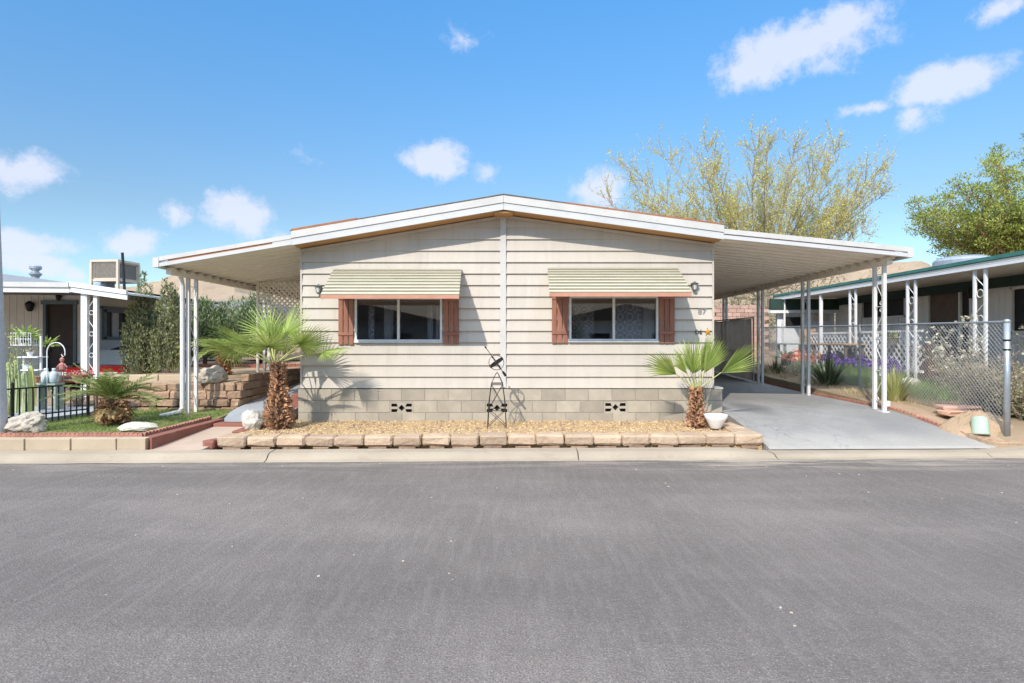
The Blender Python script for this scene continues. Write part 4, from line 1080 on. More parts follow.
chain('chain_mesh', cf, cpts, lambda y: ft(y) - .02, fb)
b_ = MB(); b_.tube([(x, y, ft(y)) for x, y in cpts], .017, 8); b_.build('top_rail', 'galv', cf)
b_ = MB(); b_.tube([(7.26, 8.8, .2), (7.26, 8.8, 1.90)], .042, 12); b_.lathe(7.26, 8.8, [(.046, 1.88), (.046, 1.905), (.03, 1.925), (.002, 1.93)], 12); tpo = b_.build('post', 'galv', cf, smooth=True)
for z in (1.48, 1.62): b_ = MB(); b_.lathe(7.26, 8.8, [(.044, z - .012), (.047, z - .012), (.047, z + .012), (.044, z + .012)], 12); b_.build('tension_band', 'iron', tpo)
for x, y in ((7.48, 12.9), (7.53, 15.2), (7.6, 18.2)):
    b_ = MB(); b_.tube([(x, y, fb(y) - .2), (x, y, ft(y) + .02)], .027, 8); b_.build('post', 'galv', cf)
# fence turning right past the terminal post
# screened fence along the rear of the carport
sf = empty('screened_fence', (6.45, 18, .5), 'brown shade cloth fence closing the back of the right carport', 'fence')
b_ = MB(); nn_ = 60; vs = []
for i in range(nn_ + 1):
    y = 16.0 + 5.2 * i / nn_; x = 6.40 + .02 * math.sin(y * 5) + .012 * math.sin(y * 13)
    vs += [(x, y, drive_z(y) + .04), (x + .01, y, 1.4), (x, y, 2.22 + .01 * math.sin(y * 3))]
b_.add(vs, [(3 * i + k, 3 * i + 3 + k, 3 * i + 4 + k, 3 * i + 1 + k) for i in range(nn_) for k in (0, 1)])
b_.build('shade_cloth', 'fabric_screen', sf, smooth=True)
b_ = MB(); b_.tube([(6.44, 16, 2.24), (6.44, 21.2, 2.26)], .02, 6); b_.tube([(6.44, 16, .45), (6.44, 16, 2.26)], .022, 6); b_.tube([(6.44, 16, 1.35), (6.44, 21.2, 1.4)], .016, 6); b_.build('frame', 'galv', sf)
# ------------------------------------------------------------------ palms
def fan_leaf(mbp, mbl, base, d, plen, R_, rr, nb=36, spread=125, droop=.25, roll=0., fold=.15):
    """petiole from base along d, then a fan of folded blades; d is the outward direction"""
    d = Vector(d).normalized(); base = Vector(base)
    pts = [base]; cur = base.copy(); dd = d.copy()
    for i in range(6):
        dd = (dd + Vector((0, 0, -droop * .10))).normalized(); cur = cur + dd * plen / 6; pts.append(cur.copy())
    mbp.tube(pts, [.017, .014, .012, .010, .009, .008, .007], 5)
    side = dd.cross(Vector((0, 0, 1)))
    side = side.normalized() if side.length > .05 else Vector((1, 0, 0))
    nrm = side.cross(dd).normalized()
    if roll:
        q = Matrix.Rotation(roll, 3, dd); side = q @ side; nrm = q @ nrm
    for i in range(nb):
        t_ = (i + .5) / nb * 2 - 1; a = t_ * R(spread)
        L_ = R_ * (1 - .32 * abs(t_) ** 2.2) * rr.uniform(.92, 1.04)
        v = dd * math.cos(a) + side * math.sin(a) - nrm * fold * (abs(math.sin(a)) + .1)
        v.normalize(); wdir = (side * math.cos(a) - dd * math.sin(a)).normalized()
        hw = L_ * .027; mbl.tint = rr.random()
        prev = None; p = cur.copy(); vv = v.copy(); seg = 5; row = []
        for s_ in range(seg + 1):
            u = s_ / seg
            ww = hw * (.3 + 1.3 * u) if u < .45 else hw * .88 * (1 - (u - .45) / .55) ** .75 + .0008
            g_ = nrm * (hw * .35 * (1 if u < .7 else .3))
            row.append((p - wdir * ww - g_ * .5, p + g_ * .5, p + wdir * ww - g_ * .5))
            if u > .45: vv = (vv + Vector((0, 0, -droop * (u - .4) * rr.uniform(.5, 1.2)))).normalized()
            p = p + vv * L_ / seg
        vs = [q for r_ in row for q in r_]
        mbl.add(vs, [(3 * k + j, 3 * k + j + 1, 3 * k + 4 + j, 3 * k + 3 + j) for k in range(seg) for j in (0, 1)])
def boots(mbb, cx, cy, z0_, z1_, rfun, rr, n_):
    for i in range(n_):
        z = z0_ + (z1_ - z0_) * (i + rr.random()) / n_; a = i * 2.399 + rr.uniform(-.3, .3); r_ = rfun(z); mbb.tint = rr.random()
        o_ = Vector((math.cos(a), math.sin(a), 0)); t_ = Vector((-math.sin(a), math.cos(a), 0))
        b0 = Vector((cx, cy, z)) + o_ * r_ * .75
        out = rr.uniform(.035, .095); up = rr.uniform(.03, .10); w_ = rr.uniform(.012, .032)
        tip = b0 + o_ * (out + r_ * .25) + Vector((0, 0, up)) + t_ * rr.uniform(-.02, .02); md = b0 + o_ * (out * .75 + r_ * .22) + Vector((0, 0, up * .35))
        mbb.add([b0 - t_ * w_, b0 + t_ * w_, md - t_ * w_ * .8, md + t_ * w_ * .8, tip - t_ * w_ * .25, tip + t_ * w_ * .25, md - o_ * .02 + Vector((0, 0, .03)), b0 + Vector((0, 0, .05))],
                [(0, 1, 3, 2), (2, 3, 5, 4), (4, 5, 6), (6, 7, 0, 2), (6, 7, 1, 3)])
rr = random.Random(77)
# large fan palm left
p1_ = empty('fan_palm', (-3.72, 9.57, .22), 'larger fan palm with a shaggy brown trunk at the left corner of the gravel bed', 'palm')
rf1 = lambda z: lin([(.2, .215), (.40, .205), (.7, .125), (1.0, .075), (1.25, .062)], z)
b_ = MB(); b_.lathe(-3.72, 9.57, [(rf1(z) * .82, z) for z in (.18, .3, .45, .6, .8, 1.0, 1.15, 1.28)], 14); b_.build('trunk_core', 'palm_core', p1_)
b_ = MB(); boots(b_, -3.72, 9.57, .20, 1.25, rf1, rr, 330); b_.build('trunk', 'palm_boot', p1_)
bp_, bl = MB(), MB()
C1 = Vector((-3.79, 9.57, 1.26))
# (dx, dy, dz, petiole, radius, spread, roll)
for (dx, dy, dz, pl_, R_, sp_, ro_, dr_o) in [
    (-1., -.05, .50, .62, .62, 112, .5, .38), (-.65, -.5, .75, .46, .62, 118, .3, .35), (.12, -.8, .80, .40, .60, 120, .1, .35), (.30, .35, 1.35, .50, .60, 116, 0, .2), (-.3, .35, 1.25, .48, .58, 116, 0, .2),
    (.85, -.15, .80, .48, .58, 116, -.4, .3), (1., .1, .38, .72, .46, 104, .3, .35), (.55, .8, .7, .5, .55, 112, .1, .3), (-.55, .75, .7, .5, .55, 112, -.1, .3)]:
    fan_leaf(bp_, bl, C1 + Vector((dx * .06, dy * .06, 0)), (dx, dy, dz), pl_, R_, rr, 34, sp_, dr_o, ro_)
# dense spear leaves
for k in range(3): fan_leaf(bp_, bl, C1, (rr.uniform(-.3, .3), rr.uniform(-.3, .3), 2), .30, .40, rr, 16, 25, .05)
bp_.build('petioles', 'petiole', p1_); bl.build('fronds', 'leaf_palm', p1_)
# small fan palm right
p2_ = empty('fan_palm', (2.96, 9.65, .22), 'smaller fan palm with a thin trunk at the right end of the gravel bed', 'palm')
rf2 = lambda z: lin([(.2, .125), (.4, .10), (.6, .078), (.85, .07)], z)
b_ = MB(); b_.lathe(2.96, 9.65, [(rf2(z) * .8, z) for z in (.18, .3, .5, .7, .86)], 12); b_.build('trunk_core', 'palm_core', p2_)
b_ = MB(); boots(b_, 2.96, 9.65, .21, .84, rf2, rr, 150); b_.build('trunk', 'palm_boot', p2_)
bp_, bl = MB(), MB(); C2 = Vector((2.96, 9.65, .84))
for (dx, dy, dz, pl_, R_, sp_, ro_, dr_o) in [
    (-.95, -.15, .95, .38, .64, 34, 1.15, .42), (1.0, -.15, .78, .44, .70, 34, -1.1, .02), (-.30, -.35, 1.2, .26, .66, 36, 1.2, .08), (.34, .05, 1.25, .28, .66, 36, -1.2, .06), (.03, .3, 1.3, .26, .60, 60, .2, .08),
    (.50, -.2, 1.3, .28, .60, 32, -1.0, .06), (-.5, .35, 1.25, .26, .46, 32, 1.0, .10)]:
    fan_leaf(bp_, bl, C2 + Vector((dx * .04, dy * .04, 0)), (dx, dy, dz), pl_, R_, rr, 17, sp_, dr_o, ro_, .35)
bp_.build('petioles', 'petiole', p2_); bl.build('fronds', 'leaf_palm', p2_)

def pinnate(mbr, mbl, base, d, L_, rr, droop=.9, leaf=.17, nl=34, tw=0.):
    cur = Vector(base); dd = Vector(d).normalized(); n_ = 16; pts = [cur.copy()]; dirs = [dd.copy()]
    for i in range(n_):
        dd = (dd + Vector((0, 0, -droop / n_))).normalized(); cur = cur + dd * L_ / n_; pts.append(cur.copy()); dirs.append(dd.copy())
    mbr.tube(pts, [.011 - .009 * i / n_ for i in range(n_ + 1)], 4)
    for i in range(nl):
        t_ = .14 + .86 * i / nl; k = min(int(t_ * n_), n_ - 1); f = t_ * n_ - k; p = pts[k].lerp(pts[k + 1], f); d_ = dirs[k]
        side = d_.cross(Vector((0, 0, 1))); side = side.normalized() if side.length > .02 else Vector((1, 0, 0)); up = side.cross(d_)
        for sg in (-1, 1):
            ll = leaf * (1 - .55 * abs(t_ - .45) * 1.6) * rr.uniform(.85, 1.1); mbl.tint = rr.random()
            v = (side * sg * .9 + d_ * .62 + up * rr.uniform(.12, .4)).normalized(); w_ = (d_ - v * d_.dot(v)).normalized() * .0075
            q = p + v * ll * .55; e_ = p + v * ll + Vector((0, 0, -ll * .16))
            mbl.add([p - w_ * .5, p + w_ * .5, q + w_, q - w_, e_], [(0, 1, 2, 3), (3, 2, 4)])
# small date palm on the lawn
dp = empty('date_palm', (-6.38, 9.6, .29), 'small feathery date palm with a stubby husky base on the left lawn', 'palm')
cx, cy = -6.38, 9.6
rf3 = lambda z: lin([(.25, .20), (.4, .22), (.55, .17), (.70, .09)], z)
b_ = MB(); b_.lathe(cx, cy, [(rf3(z) * .7, z) for z in (.25, .4, .55, .68)], 12); b_.build('trunk_core', 'palm_core', dp)
b_ = MB(); boots(b_, cx, cy, .28, .62, rf3, rr, 120); b_.build('trunk', 'palm_boot', dp)
br_, bl, bd = MB(), MB(), MB()
for i in range(26):
    a = i * 2.399; el_ = rr.uniform(.35, 1.5); L_ = rr.uniform(.60, .95)
    pinnate(br_, bl, (cx, cy, .66), (math.cos(a), math.sin(a) * .9, el_), L_, rr, rr.uniform(.7, 1.3), .17)
pinnate(br_, bl, (cx, cy, .68), (.80, .1, .62), .88, rr, .15, .16); pinnate(br_, bl, (cx, cy, .66), (-1, -.35, .62), 1.02, rr, 1.0, .19); pinnate(br_, bl, (cx, cy, .66), (-.55, -.3, 1), .8, rr, .5, .15); pinnate(br_, bl, (cx, cy, .66), (1, -.3, .6), .95, rr, 1.1, .16)
for i in range(20):
    a = i * 2.399 + .4; pinnate(bd, bd, (cx, cy, .55), (math.cos(a), math.sin(a), .4), rr.uniform(.25, .42), rr, 1.9, .1, 16)
br_.build('frond_stems', 'petiole', dp); bl.build('fronds', 'leaf_palm_dark', dp); bd.build('dry_fronds', 'frond_dry', dp)
# palm standing behind the left carport post, on the raised soil
bpm = empty('feather_palm', (-6.35, 13.2, .85), 'arching green palm on the raised soil just behind the left carport post', 'palm')
br_, bl, bd = MB(), MB(), MB(); cx, cy = -6.35, 13.2
for i in range(15):
    a = i * 2.399; pinnate(br_, bl, (cx, cy, 1.35), (math.cos(a), math.sin(a), rr.uniform(.5, 1.5)), rr.uniform(.7, 1.0), rr, rr.uniform(1.0, 1.7), .24, 34)
pinnate(br_, bl, (cx, cy, 1.4), (-1, -.1, .7), 1.0, rr, 1.1, .26, 40)
br_.build('frond_stems', 'petiole', bpm); bl.build('fronds', 'leaf_palm', bpm)
boots(bd, cx, cy, .85, 1.4, lambda z: .13, rr, 80); bd.lathe(cx, cy, [(.1, .8), (.1, 1.4)], 8); bd.build('trunk', 'palm_boot', bpm)

# ------------------------------------------------------------------ leaf and branch helpers
def leaf_quad(mbl, p, d, L_, w_, rr):
    d = Vector(d); d = d.normalized() if d.length > 0 else Vector((0, 0, 1)); s_ = d.cross(Vector((rr.gauss(0, 1), rr.gauss(0, 1), rr.gauss(0, 1))))
    s_ = s_.normalized() * w_ if s_.length > .01 else Vector((w_, 0, 0)); mbl.tint = rr.random()
    mbl.add([p - s_ * .35, p + d * L_ * .5 - s_, p + d * L_, p + d * L_ * .5 + s_], [(0, 1, 2, 3)])
def rv(rr, s_=1.): return Vector((rr.gauss(0, s_), rr.gauss(0, s_), rr.gauss(0, s_)))
def limb(p0, p1, rr, bend=.12, n_=8, sag=0.):
    p0, p1 = Vector(p0), Vector(p1); L_ = (p1 - p0).length; m1 = p0.lerp(p1, .33) + rv(rr, L_ * bend * .5) + Vector((0, 0, -sag * L_)); m2 = p0.lerp(p1, .66) + rv(rr, L_ * bend * .5) + Vector((0, 0, -sag * .6 * L_))
    out = []
    for i in range(n_ + 1):
        t_ = i / n_; out.append(p0 * (1 - t_) ** 3 + m1 * 3 * t_ * (1 - t_) ** 2 + m2 * 3 * t_ * t_ * (1 - t_) + p1 * t_ ** 3)
    return out
# spring tree behind the home
def spring_tree():
    rr = random.Random(19)
    Y = 27.; base = Vector((at(762, 341, Y).x, Y, 1.2))
    tr = empty('spring_tree', tuple(base), 'wide airy tree with sparse yellow green spring leaves rising behind the cream home', 'tree')
    bt, bb, bl = MB(), MB(), MB(); fork = base + Vector((0, 0, 3.0))
    bt.tube(limb(base, fork, rr, .05), [.34, .32, .30, .29, .28, .27, .26, .25, .24], 9)
    tips = [(630, 160, 0), (650, 205, -1), (616, 190, 1), (672, 142, 1), (648, 168, 2), (700, 148, -1), (720, 160, 1.5), (742, 150, -1.5), (765, 142, 0), (796, 140, .3), (822, 150, -1), (838, 170, 1), (858, 186, -1),
            (884, 186, .6), (868, 168, -.5), (852, 176, .4), (846, 205, 2), (818, 216, -2), (690, 185, -2.5), (735, 190, -3), (785, 175, -2.5), (810, 160, 2), (862, 222, 0), (770, 200, 3), (700, 205, 3), (668, 218, -2), (750, 175, 2.5), (838, 226, -.5), (640, 225, 1), (720, 215, -1)]
    for (px, py, dy) in tips:
        tip = at(px, py + 11, Y); tip.y = Y + dy
        pts = limb(fork - Vector((0, 0, rr.uniform(0, .8))), tip, rr, .10, 12, .05)
        L_ = (tip - fork).length; bb.tube(pts, [max(.010, .075 * (1 - i / 12) ** 1.2) for i in range(13)], 5)
        for k in range(3, 13):
            for _ in range(3 if k < 12 else 4):
                p0 = pts[k]; d = (pts[k] - pts[k - 1]).normalized()
                sd_ = (d * rr.uniform(.4, 1.1) + rv(rr, .6) + Vector((0, 0, .62))).normalized(); l2 = L_ * rr.uniform(.14, .30) * (1.15 - .5 * k / 12)
                q = limb(p0, p0 + sd_ * l2, rr, .18, 4); bb.tube(q, [.015, .012, .009, .006, .004], 4, False)
                for j in (1, 2, 3, 4):
                    for _ in range(2):
                        d3 = (sd_ * .9 + rv(rr, .5) + Vector((0, 0, .35))).normalized(); l3 = rr.uniform(.3, .75); e_ = q[j] + d3 * l3
                        bb.tube([q[j], e_], [.0065, .003], 3, False)
                        for m_ in range(rr.choice((7, 9, 12))):
                            p = q[j].lerp(e_, rr.uniform(.15, 1.05)) + rv(rr, .025); leaf_quad(bl, p, rv(rr) + Vector((0, 0, .3)), rr.uniform(.05, .085), rr.uniform(.016, .027), rr)
    bt.build('trunk', 'bark_tree', tr); bb.build('branches', 'bark_tree', tr); bl.build('crown', 'leaf_spring', tr)
spring_tree()
def pine_tree():
    rr = random.Random(23); Y = 27.; base = Vector((at(1042, 341, Y).x, Y, 1.2))
    tr = empty('pine_tree', tuple(base), 'dense green pine with reddish limbs rising behind the neighbouring home on the right', 'tree')
    bt, bl = MB(), MB(); fork = base + Vector((0, 0, 2.6))
    bt.tube(limb(base, fork, rr, .04), [.36 - .012 * i for i in range(9)], 9)
    tips = [(938, 214, 0), (944, 203, 1.5), (955, 196, -1), (968, 186, .5), (984, 176, -1), (1000, 166, 0), (1018, 158, 1), (1035, 150, 0), (1060, 150, 1), (1085, 165, 0), (946, 226, 1), (956, 214, 2), (965, 205, -1.5), (985, 196, 2), (1005, 190, -2), (1025, 180, -2),
            (960, 232, -1), (970, 238, 1.5), (990, 225, -1.5), (1010, 215, 2.5), (1110, 190, 0), (1130, 220, 1), (1050, 185, -2), (1075, 200, -2), (1030, 215, -3), (996, 243, -1), (1045, 235, 2), (1016, 240, 1), (975, 218, 3), (1100, 225, -2)]
    for i_, (px, py, dy) in enumerate(tips):
        tip = at(px, py, Y); tip.y = Y + dy; pts = limb(fork + Vector((0, 0, rr.uniform(-.6, .6))), tip, rr, .08, 12, .02); L_ = (tip - fork).length
        bt.tube(pts, [max(.012, .085 * (1 - i / 12)) for i in range(13)], 5)
        for k in range(5, 13):
            for _ in range(5):
                sd_ = (rv(rr, .8) + Vector((0, 0, .35)) + (pts[k] - pts[k - 1]).normalized() * .6).normalized(); l2 = rr.uniform(.35, .85); q = limb(pts[k], pts[k] + sd_ * l2, rr, .15, 3); bt.tube(q, [.02, .014, .01, .006], 3, False)
                c = q[3]; cr = rr.uniform(.26, .46)
                for m_ in range(64):
                    o_ = rv(rr, 1); o_.normalize(); o_.z *= .62; p = c + o_ * cr * rr.uniform(.35, 1.); leaf_quad(bl, p, o_ * .8 + Vector((0, 0, .7)) + rv(rr, .3), rr.uniform(.09, .15), rr.uniform(.016, .026), rr)
    bt.build('trunk', 'bark_pine', tr); bl.build('crown', 'leaf_pine', tr)
pine_tree()
def juniper(cx, cy, z0_, h, r_, seed, label, m_='leaf_juniper', n_=9000, lf=(.05, .10), group=None, name='juniper', cat='shrub', tight=1.):
    rr = random.Random(seed); tr = empty(name, (cx, cy, z0_), label, cat, group); bt, bl = MB(), MB()
    bt.tube([(cx, cy, z0_ - .1), (cx, cy, z0_ + h * .8)], [.06, .02], 6)
    nsp = 46
    spires = []
    for i in range(nsp):
        a = rr.uniform(0, 6.283); q = math.sqrt(rr.random()); hh_ = h * (1 - .42 * q ** 1.6) * rr.uniform(.80, 1.03); spires.append((cx + math.cos(a) * q * r_ * .8, cy + math.sin(a) * q * r_ * .8, hh_, rr.uniform(.10, .20) * r_ / .6))
    for i in range(6):
        sx_, sy_, hh_, sr = spires[i * 3]; bt.tube([(cx, cy, z0_ + .15), (sx_, sy_, z0_ + hh_ * .8)], [.025, .01], 4)
    for i in range(n_):
        sx_, sy_, hh_, sr = spires[rr.randrange(nsp)]; t_ = rr.random() ** .8; z = z0_ + .12 + (hh_ - .12) * t_
        rad = sr * (1 - t_ ** 3) ** .5 * (.6 + .6 * math.sin(t_ * 9 + sx_ * 20) ** 2); a = rr.uniform(0, 6.283)
        p = Vector((sx_ + math.cos(a) * rad, sy_ + math.sin(a) * rad, z)); leaf_quad(bl, p, Vector((math.cos(a) * .6, math.sin(a) * .6, 1.1)) + rv(rr, .35), rr.uniform(*lf), rr.uniform(.010, .02), rr)
    bt.build('trunk', 'bark', tr); bl.build('crown', m_, tr)
    return tr
juniper(-8.60, 13.9, .55, 2.75, .42, 1, 'tall dark juniper, left one of the pair in front of the neighbouring porch', n_=7500)
juniper(-7.90, 13.8, .80, 2.40, .38, 2, 'tall dark juniper, right one of the pair, nearer the left carport post', n_=6500)
for i, (px, py, Y, h, r_, lab) in enumerate([(236, 292, 16.8, 2.0, .85, 'rounded grey green oleander beyond the left carport, left one behind the fan palm fronds'), (262, 286, 17.6, 2.2, .8, 'taller grey green oleander beyond the left carport, beside the cream lattice screen'), (205, 297, 16.4, 1.8, .7, 'dark oleander beyond the left carport, just right of the post scrolls')]):
    c = at(px, py, Y); juniper(c.x, Y, c.z - h, h, r_, 60 + i, lab, 'leaf_oleander', 8000, (.08, .15), name='oleander')
def clump(name, cx, cy, z, n_, L_, w_, m_, rr, label, cat='plant', group=None, spread=.9, droop=.9, extra=None, parts=None):
    e = MB()
    for i in range(n_):
        a = rr.uniform(0, 6.283); t_ = rr.random(); d = Vector((math.cos(a) * spread * t_, math.sin(a) * spread * t_, 1)).normalized(); p = Vector((cx + math.cos(a) * .05 * t_ * L_ * 3, cy + math.sin(a) * .05 * t_ * L_ * 3, z - .02))
        l2 = L_ * rr.uniform(.6, 1.1); s_ = d.cross(Vector((0, 0, 1))); s_ = s_.normalized() if s_.length > .01 else Vector((1, 0, 0)); e.tint = rr.random(); row = []
        for k in range(5):
            ww = w_ * (1 - (k / 4) ** 1.8) + .0006; row += [p - s_ * ww, p + s_ * ww]; d = (d + Vector((0, 0, -droop * .08 * k * t_ * 2))).normalized(); p = p + d * l2 / 4
        e.add(row, [(2 * k, 2 * k + 1, 2 * k + 3, 2 * k + 2) for k in range(4)])
    return e
rr = random.Random(9)
for (px, py, Y, L_, m_, n_, lab) in [(776, 384, 16.4, .75, 'yucca', 190, 'dark spiky yucca behind the edging, leftmost, beside the third carport post'), (828, 390, 13.9, .85, 'yucca', 220, 'dark spiky yucca behind the second carport post'),
                                  (893, 404, 11.4, .72, 'yucca_light', 260, 'light yellow green grassy clump beside the front carport post'), (758, 381, 17.6, .5, 'yucca', 90, 'small dark spiky clump at the end of the shade cloth fence')]:
    c = at(px, py, Y); e = clump('yucca', c.x, Y, c.z + .02, n_, L_, .013, m_, rr, lab); e.build('spiky_clump', m_, label=lab, cat='plant', origin=(c.x, Y, c.z))
# irises: individual plants (blades, stem, bloom)
def iris_proto(seed):
    rr = random.Random(seed); root = empty('iris', (0, 0, 0), 'purple iris with pale green sword leaves in the row behind the chain link fence', 'flower', 'purple irises in the neighbouring yard')
    e = clump('', 0, 0, 0, 26, .5, .014, '', rr, '', spread=.55, droop=.6); e.build('leaves', 'iris_leaf', root)
    b_ = MB(); f_ = MB()
    for k in range(4):
        x, y = rr.uniform(-.14, .14), rr.uniform(-.14, .14); h = rr.uniform(.46, .66); b_.tube([(x, y, 0), (x * 1.2, y * 1.2, h)], .006, 4)
        for m_ in range(9):
            leaf_quad(f_, Vector((x * 1.2, y * 1.2, h)), rv(rr) + Vector((0, 0, .5)), rr.uniform(.06, .10), .03, rr)
    b_.build('stem', 'iris_leaf', root); f_.build('bloom', 'iris_bloom', root); return root
protos = [iris_proto(s_) for s_ in (1, 2, 3)]
rr = random.Random(14); pos_ = []
for i in range(34):
    y = rr.uniform(13.2, 16.4); x = 8.65 + rr.uniform(-.35, .35) - (y - 14) * .02; pos_.append((x, y))
for i, (x, y) in enumerate(pos_):
    o = protos[i] if i < 3 else copy_tree(protos[i % 3]); o.location = (x, y, yard_z(x, y)); o.rotation_euler.z = rr.uniform(0, 6.28); s_ = rr.uniform(.62, .95); o.scale = (s_, s_, s_)
def poppy_proto():
    rr = random.Random(4); root = empty('poppy', (0, 0, 0), 'orange red poppy blooming in front of the white addition behind the carport posts', 'flower', 'orange red poppies')
    e = clump('', 0, 0, 0, 22, .3, .012, '', rr, '', spread=.9); e.build('leaves', 'iris_leaf', root); f_ = MB()
    for k in range(9):
        x, y = rr.uniform(-.2, .2), rr.uniform(-.2, .2)
        for m_ in range(7): leaf_quad(f_, Vector((x, y, rr.uniform(.22, .4))), rv(rr) + Vector((0, 0, .4)), .08, .035, rr)
    f_.build('bloom', 'poppy', root); return root
pp = poppy_proto()
for i, (px, Y) in enumerate([(792, 17.2), (799, 17.6), (806, 17.0), (812, 17.8), (803, 18.4), (830, 17.2)]):
    o = pp if i == 0 else copy_tree(pp); c = at(px, 341, Y); o.location = (c.x, Y, yard_z(c.x, Y) + .05); o.rotation_euler.z = i * 1.3
# brush in the right yard
def brush(cx, cy, z0_, h, r_, seed, label, nst=60, lf='leaf_brush', dens=8, name='dry_bush', up=1.2, cat='shrub', lsz=(.02, .04)):
    rr = random.Random(seed); tr = empty(name, (cx, cy, z0_), label, cat); bt, bl = MB(), MB()
    for i in range(nst):
        a = rr.uniform(0, 6.283); d = Vector((math.cos(a) * rr.random(), math.sin(a) * rr.random(), up * rr.uniform(.3, 1))).normalized(); L_ = min(h / max(d.z, .3), r_ * 1.5 / max(math.hypot(d.x, d.y), .2)) * rr.uniform(.6, 1)
        p0 = Vector((cx + rr.uniform(-.25, .25) * r_, cy + rr.uniform(-.25, .25) * r_, z0_)); q = limb(p0, p0 + d * L_, rr, .22, 6); bt.tube(q, [.010, .009, .007, .006, .005, .004, .002], 3, False)
        for k in range(1, 7):
            for _ in range(3):
                d2 = (d * .5 + rv(rr, .6)).normalized(); e_ = q[k] + d2 * rr.uniform(.08, .28); bt.tube([q[k], e_], [.004, .0015], 3, False)
                for m_ in range(dens): leaf_quad(bl, q[k].lerp(e_, rr.random()) + rv(rr, .012), d2 + rv(rr, .6), rr.uniform(*lsz), rr.uniform(*lsz) * .4, rr)
    bt.build('stems', 'twig', tr); bl.build('leaves', lf, tr); return tr
brush(8.75, 10.9, .42, .95, .8, 31, 'tangled dry grey bush behind the chain link fence, between the irises and the terminal post', 60, dens=2)
brush(7.95, 10.1, .40, .75, .55, 32, 'low dry twiggy bush against the chain link fence behind the flagstones', 55, dens=4)
brush(8.95, 12.1, .5, 1.75, .36, 33, 'tall pale grey green leafy shrub in front of the brown door of the neighbouring home', 13, 'leaf_sage', 7, 'sage_shrub', 2.4, lsz=(.05, .09))
brush(10.3, 11.2, .5, 1.4, .8, 34, 'pale leafy shrub right of the terminal fence post at the photo edge', 20, 'leaf_sage', 3, 'sage_shrub', 1.3, lsz=(.05, .08))
brush(9.6, 9.9, .40, .62, .7, 35, 'green low bush right of the terminal fence post', 60, 'grass', 12, 'green_bush', .8, lsz=(.03, .06))
brush(8.2, 9.6, .36, .55, .5, 36, 'sparse dry weed bush just behind the terminal fence post', 50)
brush(13.3, 27, 1.2, 3.6, 2.2, 37, 'bare brown thicket behind the shade cloth fence', 120, 'leaf_brush', 3, 'dry_thicket', 1.2, lsz=(.05, .09))
brush(10.6, 26.5, 1.2, 3.9, 2.0, 38, 'bare brown thicket showing between the cream home wall and the rear carport posts', 130, 'leaf_brush', 3, 'dry_thicket', 1.2, lsz=(.05, .09))
# dry grass and green weeds in the right yard; lawn blades
def blades(name, m_, n_, xf, yf_, zf, h, rr, label, w_=.004, keep=lambda x, y: True):
    b_ = MB()
    for i in range(n_):
        x, y = xf(rr), yf_(rr)
        if not keep(x, y): continue
        z = zf(x, y) - .01; a = rr.uniform(0, 6.28); hh_ = h * rr.uniform(.4, 1.2); b_.tint = rr.random(); w = w_ * rr.uniform(.7, 1.4)
        dx, dy = math.cos(a) * w, math.sin(a) * w; lx, ly_ = rr.gauss(0, .35) * hh_, rr.gauss(0, .35) * hh_
        b_.add([(x - dx, y - dy, z), (x + dx, y + dy, z), (x + lx * .5, y + ly_ * .5, z + hh_ * .6), (x + lx, y + ly_, z + hh_)], [(0, 1, 2), (2, 3, 0)])
    return b_.build(name, m_, kind='stuff', label=label)
rr = random.Random(2)
def lawn_keep(x, y):
    if x > lin([(8.3, -5.3), (9.85, -5.02), (11.5, -5.25)], y) or x < -11: return False
    return mnoise.noise(Vector((x * 1.3, y * 1.8, 7))) > -.30 or rnd.random() < .2
blades('lawn_grass', 'grass', 30000, lambda r: r.uniform(-9.5, -5.0), lambda r: r.uniform(8.72, 11.4), lawn_z, .055, rr, 'short patchy green lawn grass', .004, lawn_keep)
blades('dry_grass', 'grass_dry', 9000, lambda r: r.uniform(6.85, 10.5), lambda r: r.uniform(10.6, 17.5), yard_z, .16, rr, 'straw coloured dry grass in the neighbouring yard', .005, lambda x, y: mnoise.noise(Vector((x * 1.1, y * 1.1, 3))) > -.05)
blades('green_weeds', 'iris_leaf', 9000, lambda r: r.uniform(7.7, 9.6), lambda r: r.uniform(11.2, 16.5), yard_z, .26, rr, 'green weeds growing among the irises', .007, lambda x, y: mnoise.noise(Vector((x * 1.3, y * .9, 13))) > .0)
# ------------------------------------------------------------------ neighbouring home on the left
def vgroove(mbx, x0_, x1_, y, z0_, z1_, sp=.2, along='x', dep=.012):
    """vertical grooved panelling as real steps"""
    a = x0_
    while a < x1_ - .001:
        b_ = min(a + sp, x1_)
        if along == 'x': mbx.box(a, b_ - .012, y - dep, y + .06, z0_, z1_)
        else: mbx.box(y - dep, y + .06, a, b_ - .012, z0_, z1_)
        a = b_
    if along == 'x': mbx.box(x0_, x1_, y + .004, y + .08, z0_, z1_)
    else: mbx.box(y + .004, y + .08, x0_, x1_, z0_, z1_)
nl = empty('neighbour_home', (-13, 16.5, .4), 'beige neighbouring home at the left edge with white fascia, dark door and blue grey trim', 'mobile home')
b_ = MB(); vgroove(b_, -18, -12.86, 16.5, .35, 2.95); vgroove(b_, -11.95, -11.6, 16.5, .35, 2.95); b_.box(-12.86, -11.95, 16.5, 16.58, 2.66, 2.95)
wl = b_.build('wall', 'nb_wall', nl)
b_ = MB()
for a, c_, z0_, z1_ in ((16.58, 17.02, .35, 2.9), (18.15, 19.9, .35, 2.9), (17.02, 18.15, .35, 1.68), (17.02, 18.15, 2.50, 2.9)): b_.box(-11.68, -11.6, a, c_, z0_, z1_)
